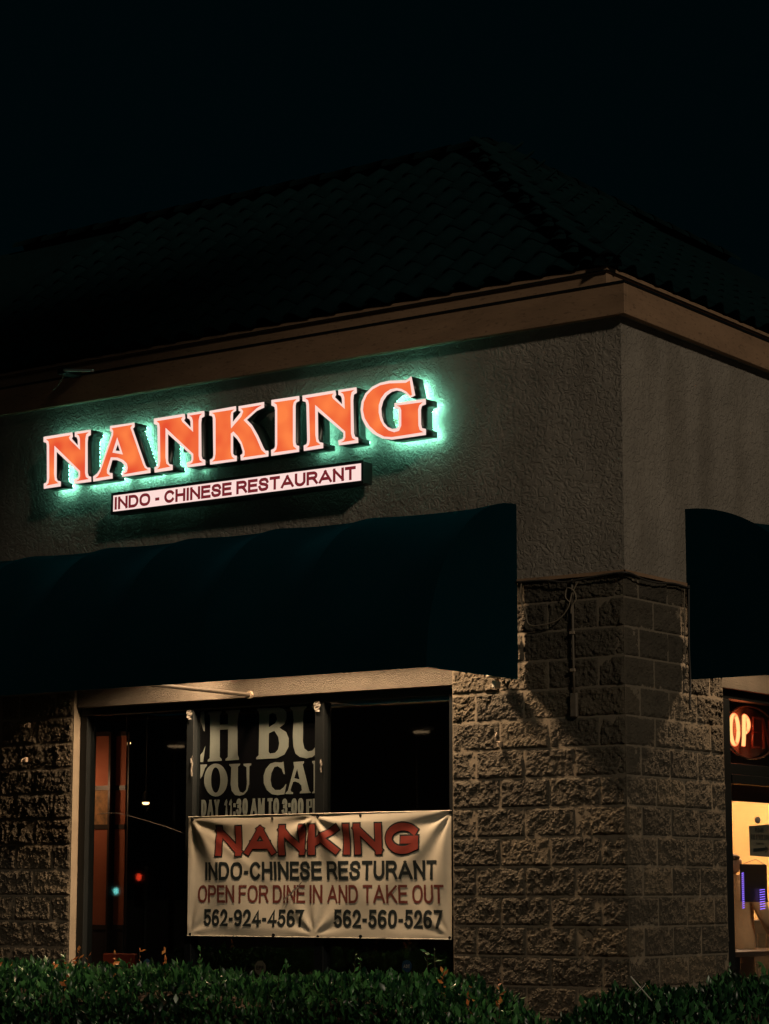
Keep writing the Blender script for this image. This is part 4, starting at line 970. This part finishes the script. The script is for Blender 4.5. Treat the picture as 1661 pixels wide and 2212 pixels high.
pn = empty('paper_notice', (-0.17, 2.32, 2.05), 'paper notice with an arrow taped inside the lit corner pane', 'notice')
O9 = Vector((-0.17, 2.32, 2.05))
vs = [(-0.17, 2.13, 1.925), (-0.17, 2.50, 1.915), (-0.17, 2.485, 2.165), (-0.17, 2.12, 2.145)]
MB(O9).add(vs + [(v[0] + 0.001, v[1], v[2]) for v in vs], [(3, 2, 1, 0), (4, 5, 6, 7), (0, 1, 5, 4), (1, 2, 6, 5), (2, 3, 7, 6), (3, 0, 4, 7)]).build('sheet', M['paper'], pn)
tt = []
for txt, y0, y1, z0, z1 in (('Please', 2.22, 2.36, 2.10, 2.135), ('USE OTHER DOOR', 2.15, 2.47, 2.045, 2.085), ('Thank You!', 2.23, 2.36, 2.008, 2.024)):
    t = text_mesh(txt, y0, y1, z0, z1, 0.2)
    for v in t.vertices: v.co = Vector((-0.1675, v.co.x, v.co.z)) - O9
    tt.append(t)
ar = spline_mesh('arrow', [[(2.18, 1.952), (2.38, 1.962), (2.38, 1.945), (2.445, 1.975), (2.38, 2.003), (2.38, 1.988), (2.18, 1.978)]])
for v in ar.vertices: v.co = Vector((-0.1675, v.co.x, v.co.z)) - O9
tt.append(ar); link('lettering', join_meshes(tt), M['ink_black'], pn)
tag(MB((-0.18, 2.29, 2.2)).lathe([(0.0, 0.03), (0.02, 0.02), (0.024, 0.0), (0.012, -0.02), (0.0, -0.022)], (-0.18, 2.29, 2.19), 10).build('suction_cup', M['white_plastic'], None, smooth=True), 'small suction cup holding the paper notice to the glass', 'suction cup')
ms = empty('menu_board', (-0.22, 2.28, 1.72), 'black menu board hanging inside below the paper notice', 'menu board')
MB((-0.22, 2.28, 1.72)).box(-0.225, -0.205, 2.06, 2.475, 1.585, 1.862).build('board', M['black'], ms, bevel=0.003)
MB((-0.22, 2.28, 1.72)).box(-0.2045, -0.200, 2.05, 2.485, 1.58, 1.588).build('board_edge', M['wood'], ms)
MB((-0.22, 2.28, 1.72)).tube([(-0.215, 2.1, 1.862), (-0.2, 2.28, 1.9), (-0.215, 2.46, 1.862)], 0.002, 5).build('hanging_cord', M['cable'], ms)
# glowing blue bars in place of a reflection in the pane
blue = emis('blue_reflection_glow', (0.30, 0.16, 1.0), 3.2)
def reflection_bars(y, w, z0, z1, n, label):
    root = empty('blue_reflection_bars', (-0.19, y, z0), label, 'reflection bars', 'glowing blue bars in place of a reflection')
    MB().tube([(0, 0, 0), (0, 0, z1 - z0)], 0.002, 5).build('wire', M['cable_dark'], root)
    me = MB().tube([(0.004, -w / 2, -0.002), (0.004, w / 2, 0.004)], 0.0018, 5).mesh('reflection_bar'); me.materials.append(blue)
    for k in range(n): link('reflection_bar', me, None, root, (0, 0, (k + 0.5) / n * (z1 - z0)))
reflection_bars(2.035, 0.035, 1.53, 1.80, 18, 'narrow column of added glowing blue bars left of the menu board')
reflection_bars(2.35, 0.085, 1.52, 1.68, 9, 'wider column of added glowing blue bars crossing the bottom of the menu board')

# person standing inside, seen from behind
pe = empty('person', (-0.85, 3.15, 0.24), 'person with dark hair and pale shirt seen from behind in the lit room', 'person')
def skin_body(name, V, E, Rr, m, parent, root=0):
    me = bpy.data.meshes.new(name); me.from_pydata(V, E, []); o = bpy.data.objects.new(name, me); COL.objects.link(o)
    o.modifiers.new('s', 'SKIN'); 
    for i, d in enumerate(me.skin_vertices[0].data):
        rr = Rr[i]; d.radius = rr if isinstance(rr, tuple) else (rr, rr)
        d.use_root = (i == root)
    su = o.modifiers.new('u', 'SUBSURF'); su.levels = 2; su.render_levels = 2
    dg = bpy.context.evaluated_depsgraph_get(); dg.update()
    m2 = bpy.data.meshes.new_from_object(o.evaluated_get(dg)); bpy.data.objects.remove(o)
    for p in m2.polygons: p.use_smooth = True
    m2.materials.clear(); return link(name, m2, m, parent)
V = [(0, 0, 0.92), (0, 0, 1.12), (0, -0.01, 1.33), (0, 0, 1.47), (0.0, 0.0, 1.56), (0.19, 0, 1.43), (0.31, -0.05, 1.20), (0.24, 0.22, 1.06), (-0.17, 0, 1.44), (-0.24, 0.03, 1.18), (-0.2, 0.2, 1.0),
     (0.1, 0, 0.88), (0.11, 0.02, 0.48), (0.11, 0, 0.08), (0.11, 0.13, 0.03), (-0.1, 0, 0.88), (-0.11, 0.02, 0.48), (-0.11, 0, 0.08), (-0.11, 0.13, 0.03)]
Ed = [(0, 1), (1, 2), (2, 3), (3, 4), (3, 5), (5, 6), (6, 7), (3, 8), (8, 9), (9, 10), (0, 11), (11, 12), (12, 13), (13, 14), (0, 15), (15, 16), (16, 17), (17, 18)]
Rr = [(0.18, 0.12), (0.19, 0.13), (0.21, 0.13), (0.13, 0.09), 0.05, 0.085, 0.05, 0.035, 0.07, 0.05, 0.035, 0.09, 0.06, 0.04, 0.035, 0.09, 0.06, 0.04, 0.035]
skin_body('body', V, Ed, Rr, M['shirt'], pe)
hd = skin_body('head', [(0, 0, 1.54), (0, 0.01, 1.63), (0, 0.015, 1.70), (0, 0.1, 1.66)], [(0, 1), (1, 2), (1, 3)], [0.05, (0.075, 0.085), (0.07, 0.085), 0.018], M['skin'], pe)
skin_body('hair', [(0, -0.015, 1.66), (0, -0.01, 1.72)], [(0, 1)], [(0.088, 0.09), (0.08, 0.085)], M['hair'], pe)
for s in (-1, 1):
    hx = 0.24 if s > 0 else -0.20; hy = 0.23 if s > 0 else 0.21; hz = 1.05 if s > 0 else 0.99
    skin_body('hand', [(hx, hy, hz), (hx, hy + 0.06, hz - 0.01)] + [(hx + (k - 1.5) * 0.02, hy + 0.11 + 0.006 * (1.5 - abs(k - 1.5)), hz - 0.02) for k in range(4)] + [(hx + (k - 1.5) * 0.022, hy + 0.145 + 0.01 * (1.5 - abs(k - 1.5)), hz - 0.04) for k in range(4)] + [(hx - s * 0.04, hy + 0.06, hz)],
              [(0, 1), (1, 2), (1, 3), (1, 4), (1, 5), (2, 6), (3, 7), (4, 8), (5, 9), (0, 10)], [0.025, 0.028] + [0.009] * 8 + [0.01], M['skin'], pe)

# furniture by the corner window
def chair(loc, rz, label, seatm):
    root = empty('dining_chair', loc, label, 'chair', 'dining chairs behind the windows'); root.rotation_euler = (0, 0, rz)
    MB().box(-0.2, 0.2, -0.2, 0.2, 0.43, 0.48).build('seat', seatm, root, bevel=0.015)
    MB().box(-0.19, 0.19, 0.185, 0.215, 0.70, 0.95).build('backrest', seatm, root, bevel=0.012)
    for sx in (-1, 1):
        MB().tube([(sx * 0.18, 0.19, 0.0), (sx * 0.18, 0.2, 0.45), (sx * 0.18, 0.22, 0.95)], 0.014, 6).build('leg', M['wood'], root)
        MB().tube([(sx * 0.17, -0.18, 0.0), (sx * 0.18, -0.18, 0.44)], 0.014, 6).build('leg', M['wood'], root)
    return root
def table(loc, label, w=0.7, l=1.1):
    root = empty('dining_table', loc, label, 'table', 'dining tables behind the windows')
    MB().box(-w / 2, w / 2, -l / 2, l / 2, 0.72, 0.76).build('tabletop', M['wood'], root, bevel=0.006)
    MB().lathe([(0.03, 0.03), (0.03, 0.72)], (0, 0, 0), 10).build('pedestal', M['black'], root)
    MB().lathe([(0.25, 0.0), (0.25, 0.02), (0.04, 0.04)], (0, 0, 0), 14).build('foot', M['black'], root)
    return root
MB().box(-1.25, -1.05, 1.46, 4.98, 0.2, 1.42).build('half_wall', M['grey'], BL)
table((-0.62, 2.75, 0.45), 'dark dining table just inside the lit corner window', 0.6, 1.3)
chair((-0.62, 1.98, 0.2), math.pi, 'wooden chair at the near end of the table in the lit room', M['seat'])
chair((-0.55, 3.75, 0.2), 0.0, 'wooden chair at the far end of the table in the lit room', M['seat'])
for i, (y, x) in enumerate(((2.35, -0.55), (2.65, -0.7), (2.95, -0.5))):
    gl_ = MB((x, y, 1.21)); gl_.lathe([(0.03, 0), (0.036, 0.12), (0.033, 0.12), (0.028, 0.006), (0, 0.006)], (x, y, 1.212), 12)
    tag(gl_.build('drinking_glass', M['cup'], None, smooth=True), ('clear drinking glass nearest the window frame on the table', 'clear drinking glass set back in the middle of the table', 'clear drinking glass at the far side of the table')[i], 'glass', 'glasses on the table')
MB().box(-1.2, -1.02, 1.9, 3.4, 1.421, 1.45).build('ledge_cap', M['grey'], BL)

# ================================================================== ROOM BEHIND THE SIGN SIDE
sc = empty('folding_screen', (-5.64, 1.0, 0.2), 'orange paper folding screen standing inside left of the dark window', 'screen')
O10 = Vector((-5.64, 1.0, 0.2))
xs = [-5.80, -5.62, -5.48]; zz = [0.4, 1.36, 2.20, 2.53, 2.99]
for i in range(2):
    yy = 1.0 + (0.0 if i == 0 else 0.06)
    for j in range(4):
        a, b2 = xs[i] + 0.012, xs[i + 1] - 0.012
        MB(O10).box(a, b2, yy, yy + 0.01, zz[j] + 0.02, zz[j + 1] - 0.02).build('screen_panel', M['screen_art'] if (j == 2 and i == 0) else (M['room_dark'] if j == 0 else M['screen_paper']), sc)
    for x in (xs[i], xs[i + 1]): MB(O10).box(x - 0.011, x + 0.011, yy - 0.01 + (0.02 if i else 0), yy + 0.022, 0.2, 3.0).build('screen_frame', M['wood'], sc)
    for z in zz: MB(O10).box(xs[i] + 0.012, xs[i + 1] - 0.012, yy - 0.008, yy + 0.02, z - 0.019, z + 0.019).build('screen_frame', M['wood'], sc)
def pendant(x, y, z, r, label, pw):
    root = empty('pendant_lamp', (x, y, z), label, 'pendant lamp', 'pendant lamps in the dark room')
    MB().lathe([(0.01, 0.10), (r * 0.6, 0.08), (r, 0.0), (r * 0.97, 0.0), (r * 0.5, 0.07), (0.0, 0.08)], (0, 0, 0), 18).build('lamp_shade', M['black'], root, smooth=True)
    MB().lathe([(0.0, 0.002), (r * 0.7, 0.0), (r * 0.75, -0.010), (r * 0.5, -0.02), (0, -0.023)], (0, 0, 0), 18).build('bulb', emis('pendant_bulb', (1.0, 0.55, 0.22), 5.0), root, smooth=True)
    MB().tube([(0, 0, 0.1), (0, 0, 3.62 - z)], 0.003, 5).build('cord', M['cable_dark'], root)
    ld = bpy.data.lights.new('pendant_light', 'POINT'); ld.energy = pw; ld.color = (1.0, 0.55, 0.28); ld.shadow_soft_size = 0.05
    lo = bpy.data.objects.new('pendant_light', ld); COL.objects.link(lo); lo.parent = root; lo.location = (0, 0, -0.03)
pendant(-6.34, 2.0, 2.99, 0.055, 'upper small pendant lamp beside the orange screen', 0.3)
pendant(-6.094, 2.0, 2.447, 0.042, 'lower small pendant lamp in the dark room', 0.3)
pendant(-5.95, 0.60, 2.60, 0.07, 'pendant lamp added out of view behind the far pier to light the orange screen', 9.0)  # added lamp, hidden by the far pier, brightens the screen
chair((-5.42, 0.75, 0.2), 0.0, 'red vinyl chair inside the dark window behind the hedge', M['red_vinyl'])
table((-4.6, 1.3, 0.2), 'dark dining table in the unlit room behind the banner')

# ================================================================== HEDGES
def leaf_cloud(name, pts, nrm, size, m, parent, org, up=0.8):
    """pts Nx3 stem points, leaves of 4 triangles folded on the midrib"""
    N = len(pts); d = nrm * (1 - up) + np.array([0, 0, up]) + rng.normal(0, 0.42, (N, 3)); d /= np.linalg.norm(d, axis=1)[:, None]
    a = rng.normal(0, 1, (N, 3)); s = np.cross(d, a); s /= np.linalg.norm(s, axis=1)[:, None]; q = np.cross(s, d)
    L = size * rng.uniform(0.4, 1.35, (N, 1)); Wd = L * rng.uniform(0.20, 0.27, (N, 1)); curl = L * rng.uniform(0.02, 0.2, (N, 1))
    p0 = pts; p1 = pts + d * L * 0.5 + s * Wd + q * curl * .3; p2 = pts + d * L * 0.5 - q * curl * .5; p3 = pts + d * L * 0.5 - s * Wd + q * curl * .3; p4 = pts + d * L + q * curl
    V = np.stack([p0, p1, p2, p3, p4], 1).reshape(-1, 3) - np.array(org)
    F = np.array([[0, 1, 2], [0, 2, 3], [2, 1, 4], [3, 2, 4]]); F = (F[None] + (np.arange(N) * 5)[:, None, None]).reshape(-1, 3)
    me = bpy.data.meshes.new(name); me.vertices.add(len(V)); me.vertices.foreach_set('co', V.ravel())
    me.loops.add(F.size); me.loops.foreach_set('vertex_index', F.ravel()); me.polygons.add(len(F))
    me.polygons.foreach_set('loop_start', np.arange(0, F.size, 3)); me.polygons.foreach_set('loop_total', np.full(len(F), 3)); me.update(); me.validate()
    o = link(name, me, m, parent); return o
def hedge(loc, x0, x1, y0, y1, ztop, label, n, endr=0.5, zvar=0.07, seed=1.0, zlow=0.55, shoots=10, open_end='x1'):
    root = empty('hedge', loc, label, 'hedge', 'clipped hedges in the planting bed')
    def top(x, y):
        b = ztop + zvar * noise.noise(Vector((x * 1.7, y * 1.7, seed))) + 0.045 * noise.noise(Vector((x * 7, y * 6, seed)))
        if open_end == 'x1':
            e = (x1 - x) / endr
        else:
            e = (y - y0) / endr
        if e < 1: b -= 0.42 * (1 - max(0, e)) ** 2.0
        ed = min(y - y0, y1 - y) if open_end == 'x1' else min(x - x0, x1 - x)
        if ed < 0.2: b -= 0.16 * (1 - max(0, ed) / 0.2) ** 2
        return b
    P = []; Nn = []
    # top layer
    for _ in range(n):
        x = random.uniform(x0, x1); y = random.uniform(y0, y1); t = top(x, y)
        dd = random.random() ** 1.6 * 0.16; P.append((x, y, t - 0.03 - dd)); Nn.append((0, 0, 1))
    for _ in range(int(n * 0.75)):
        z = random.uniform(zlow, ztop)
        side = random.random()
        if open_end == 'x1':
            if side < 0.62: x = random.uniform(x0, x1); y = y0; nn = (0, -1, 0.3)
            elif side < 0.85: y = random.uniform(y0, y1); x = x1; nn = (1, 0, 0.3)
            else: x = random.uniform(x0, x1); y = y1; nn = (0, 1, 0.3)
        else:
            if side < 0.3: x = random.uniform(x0, x1); y = y0; nn = (0, -1, 0.3)
            elif side < 0.85: y = random.uniform(y0, y1); x = x1; nn = (1, 0, 0.3)
            else: y = random.uniform(y0, y1); x = x0; nn = (-1, 0, 0.3)
        b = 0.05 * noise.noise(Vector((x * 3, y * 3, z * 3 + seed)))
        if open_end == 'x1':  # rounded plan at the end
            ex = max(0.0, x - (x1 - endr)) / endr; y += (0.35 * ex * ex) if side < 0.62 else 0
        if z > top(x, y) - 0.02: continue
        k = -0.02 - random.random() ** 2 * 0.12
        P.append((x + nn[0] * (k + b), y + nn[1] * (k + b), z)); Nn.append(nn)
    o = leaf_cloud('foliage', np.array(P), np.array(Nn, float), 0.060, M['leaf'], root, loc, 0.70); o['kind'] = 'stuff'
    # woody inside
    core = MB(loc); gx = 22
    xs_ = np.linspace(x0 + 0.14, x1 - 0.2, gx); ys_ = np.linspace(y0 + 0.14, y1 - 0.14, gx); vs = []; fs = []
    for i, x in enumerate(xs_):
        for j, y in enumerate(ys_): vs.append((x, y, top(x, y) - 0.16 + random.uniform(-.02, .02)))
    for i in range(gx - 1):
        for j in range(gx - 1): a = i * gx + j; fs.append((a, a + 1, a + gx + 1, a + gx))
    rim = [i * gx for i in range(gx)] + [(gx - 1) * gx + j for j in range(1, gx)] + [i * gx + gx - 1 for i in range(gx - 2, -1, -1)] + [j for j in range(gx - 2, 0, -1)]
    n0 = len(vs); vs += [(vs[q][0], vs[q][1], 0.1) for q in rim]; m_ = len(rim)
    for q in range(m_): fs.append((rim[q], rim[(q + 1) % m_], n0 + (q + 1) % m_, n0 + q))
    core.add(vs, fs).build('woody_core', M['bark'], root)
    for _ in range(shoots):
        x = random.uniform(x0 + 0.1, x1 - 0.25); y = random.uniform(y0 + 0.05, y1 - 0.1); t = top(x, y); hh = random.uniform(0.04, 0.15)
        st = MB(loc); tipx = x + random.uniform(-.02, .02); st.tube([(x, y, t - 0.08), (tipx, y, t + hh)], 0.0025, 5, 0.0012); s_ = st.build('shoot', M['bark'], root)
        k = random.randint(6, 11); zz_ = np.linspace(0.15, 1.0, k); pts = np.array([(x + (tipx - x) * u, y, t - 0.08 + (hh + 0.08) * u) for u in zz_])
        leaf_cloud('shoot_leaves', pts, rng.normal(0, 1, (k, 3)), 0.046, M['leaf_red'] if random.random() < 0.65 else M['leaf'], s_, loc, 0.45)
    return root
hedge((-3.0, -2.0, 0.1), -5.6, 0.44, -2.5, -1.45, 1.14, 'long clipped green hedge with reddish shoots under the banner window', 19000, endr=0.75, seed=1.3, shoots=30)
hedge((1.6, -1.0, 0.1), 1.05, 2.1, -3.7, 3.2, 1.12, 'darker clipped green hedge in front of the corner pier', 15000, endr=1.4, zvar=0.09, seed=5.7, shoots=4, open_end='y0')
# plastic cup thrown onto the hedge
cu = empty('plastic_cup', (1.66, -2.62, 1.06), 'crumpled clear plastic cup lying on the darker hedge at the corner', 'cup')
prof = [(0.0, 0.0), (0.026, 0.0), (0.030, 0.02), (0.040, 0.115), (0.043, 0.118), (0.041, 0.120), (0.037, 0.112), (0.027, 0.022), (0.024, 0.004), (0.0, 0.004)]
me = MB().lathe(prof, (0, 0, 0), 18).mesh('cup_wall', True); c_ = link('cup_wall', me, M['cup'], cu); c_.rotation_euler = (R(25), R(-38), 0)
me = MB().tube([(0.041 * math.cos(k * math.pi / 10), 0.041 * math.sin(k * math.pi / 10), 0.119) for k in range(21)], 0.0022, 5).mesh('cup_rim', True); c_ = link('cup_rim', me, M['white_plastic'], cu); c_.rotation_euler = (R(25), R(-38), 0)
me = MB().tube([(0.0, 0.0, 0.03), (0.01, 0.0, 0.2)], 0.004, 6).mesh('straw'); c_ = link('straw', me, M['white_plastic'], cu); c_.rotation_euler = (R(25), R(-38), 0)

# ================================================================== STREET SIDE (mostly seen in the glass)
def street_lamp(x, y, h, label):
    root = empty('street_lamp', (x, y, 0), label, 'street lamp', 'street lamps across the road')
    MB().tube([(0, 0, 0), (0, 0, h)], 0.08, 8, 0.05).build('pole', M['black'], root, smooth=True)
    MB().tube([(0, 0, h), (0.5, 0.5, h + 0.15)], 0.03, 6).build('arm', M['steel'], root)
    MB().box(0.35, 0.85, 0.35, 0.85, h + 0.08, h + 0.18).build('lamp_head', M['steel'], root, bevel=0.02)
    MB().box(0.45, 0.75, 0.45, 0.75, h + 0.03, h + 0.078).build('lens', emis('street_lens', (1.0, 0.66, 0.35), 1.6), root)
street_lamp(-34.1, -34.5, 5.45, 'street lamp across the road reflected left of the poster')
street_lamp(-28.0, -37.3, 5.75, 'street lamp across the road reflected right of the poster')
def light_post(x, y, z, cols, label):  # added posts that give the glass its red tail-light and cyan LED dots
    root = empty('added_light_post', (x, y, 0), label, 'light post', 'added light posts across the road')
    MB().tube([(0, -0.15, 0), (0, -0.15, z + 0.6)], 0.05, 8).build('post', M['steel'], root)
    MB().box(-0.16, 0.16, -0.1, 0.1, z - 0.5, z + 0.5).build('housing', M['black'], root, bevel=0.02)
    for k, c in enumerate(cols):
        MB().lathe([(0.0, 0.12), (0.09, 0.11), (0.10, 0.09), (0, 0.09)], (0, 0, z + 0.3 - 0.3 * k), 14, 'y').build('lens', emis('post_lens', c, 8.0) if max(c) > 0.2 else M['black'], root, smooth=True)
D0 = (0.01, 0.01, 0.01)
light_post(-34.34, -33.53, 1.72, [(1.0, 0.06, 0.02), D0, D0], 'post added across the road to put a red tail light dot in the glass')
light_post(-34.95, -33.30, 1.95, [D0, D0, (0.25, 1.0, 0.9)], 'post added across the road to put a cyan LED dot in the glass')
# parked car
def car(loc, rz, label):
    root = empty('parked_car', loc, label, 'car'); root.rotation_euler = (0, 0, rz)
    prof = [(-2.2, 0.35), (-2.25, 0.62), (-2.1, 0.86), (-1.35, 0.95), (-0.65, 1.38), (0.45, 1.42), (1.25, 1.0), (2.0, 0.86), (2.22, 0.62), (2.2, 0.33)]
    vs = []; ys = [-0.86, -0.80, 0.80, 0.86]
    fs = []; n = len(prof)
    for k, y in enumerate(ys):
        for (x, z) in prof:
            inn = 0.14 if z > 1.1 else 0.0
            vs.append((x, y * (1 - inn) if abs(y) > 0.81 else y * (1 - inn * 1.05), z - (0.06 if abs(y) > 0.81 else 0)))
    for k in range(3):
        for i in range(n - 1): fs.append((k * n + i, k * n + i + 1, (k + 1) * n + i + 1, (k + 1) * n + i))
    fs.append(tuple(range(n))); fs.append(tuple(range(3 * n, 4 * n))[::-1]); 
    for k in range(3): fs.append((k * n, (k + 1) * n, (k + 1) * n + n - 1, k * n + n - 1))
    MB().add(vs, fs).build('body', M['car'], root, bevel=0.03)
    for s in (-1, 1):
        MB().box(-0.9, 0.85, s * 0.765, s * 0.775 , 0.98, 1.28).build('side_window', M['black'], root)
        for x in (-1.4, 1.4):
            wl_ = MB().lathe([(0.0, -0.1), (0.30, -0.1), (0.33, -0.06), (0.33, 0.06), (0.30, 0.1), (0, 0.1)], (x, s * 0.80, 0.33), 20, 'y').build('wheel', M['rubber'], root, smooth=True)
            MB().lathe([(0.0, -0.012), (0.19, -0.012), (0.2, 0.012), (0, 0.012)], (x, s * 0.905, 0.33), 12, 'y').build('rim', M['chrome'], wl_)
        MB().box(2.12, 2.2, s * 0.5, s * 0.78, 0.64, 0.76).build('headlight', M['chrome'], root, bevel=0.015)
        MB().box(-2.2, -2.12, s * 0.5, s * 0.78, 0.68, 0.82).build('tail_light', mat('red_lens', (0.3, 0.01, 0.01), 0.2), root, bevel=0.015)
    MB().box(2.17, 2.23, -0.45, 0.45, 0.45, 0.6).build('grille', M['chrome'], root)
car((-7.4, -8.2, 0.004), math.pi / 2 + 0.05, 'dark parked sedan facing the restaurant in the car park')
# street tree that throws broken shade on the far end of the wall
tr = empty('street_tree', (10.3, -9.2, 0), 'tall street tree beside the pavement', 'tree')
MB().tube([(0, 0, 0), (0.1, 0.1, 5), (0.0, 0.2, 10), (0.2, 0, 15)], 0.22, 10, 0.08).build('trunk', M['bark'], tr, smooth=True)
for k in range(9):
    a = k * 0.7; z = 12 + k * 0.5
    MB().tube([(0.1, 0.1, z), (1.3 * math.cos(a), 1.3 * math.sin(a), z + 1.0), (2.2 * math.cos(a), 2.2 * math.sin(a), z + 1.3)], 0.06, 6, 0.02).build('limb', M['bark'], tr)
N = 22000; cen = rng.normal(0, 1, (130, 3)); cen /= np.linalg.norm(cen, axis=1)[:, None]; cen *= rng.uniform(0.4, 1.0, (130, 1)) * np.array([2.8, 2.8, 2.0]); cen += np.array([0, 0, 16.0])
pts = cen[rng.integers(0, 130, N)] + rng.normal(0, 0.22, (N, 3))
leaf_cloud('crown', pts + np.array([10.3, -9.2, 0]), rng.normal(0, 1, (N, 3)), 0.13, M['leaf_tree'], tr, (10.3, -9.2, 0), 0.1)['kind'] = 'stuff'
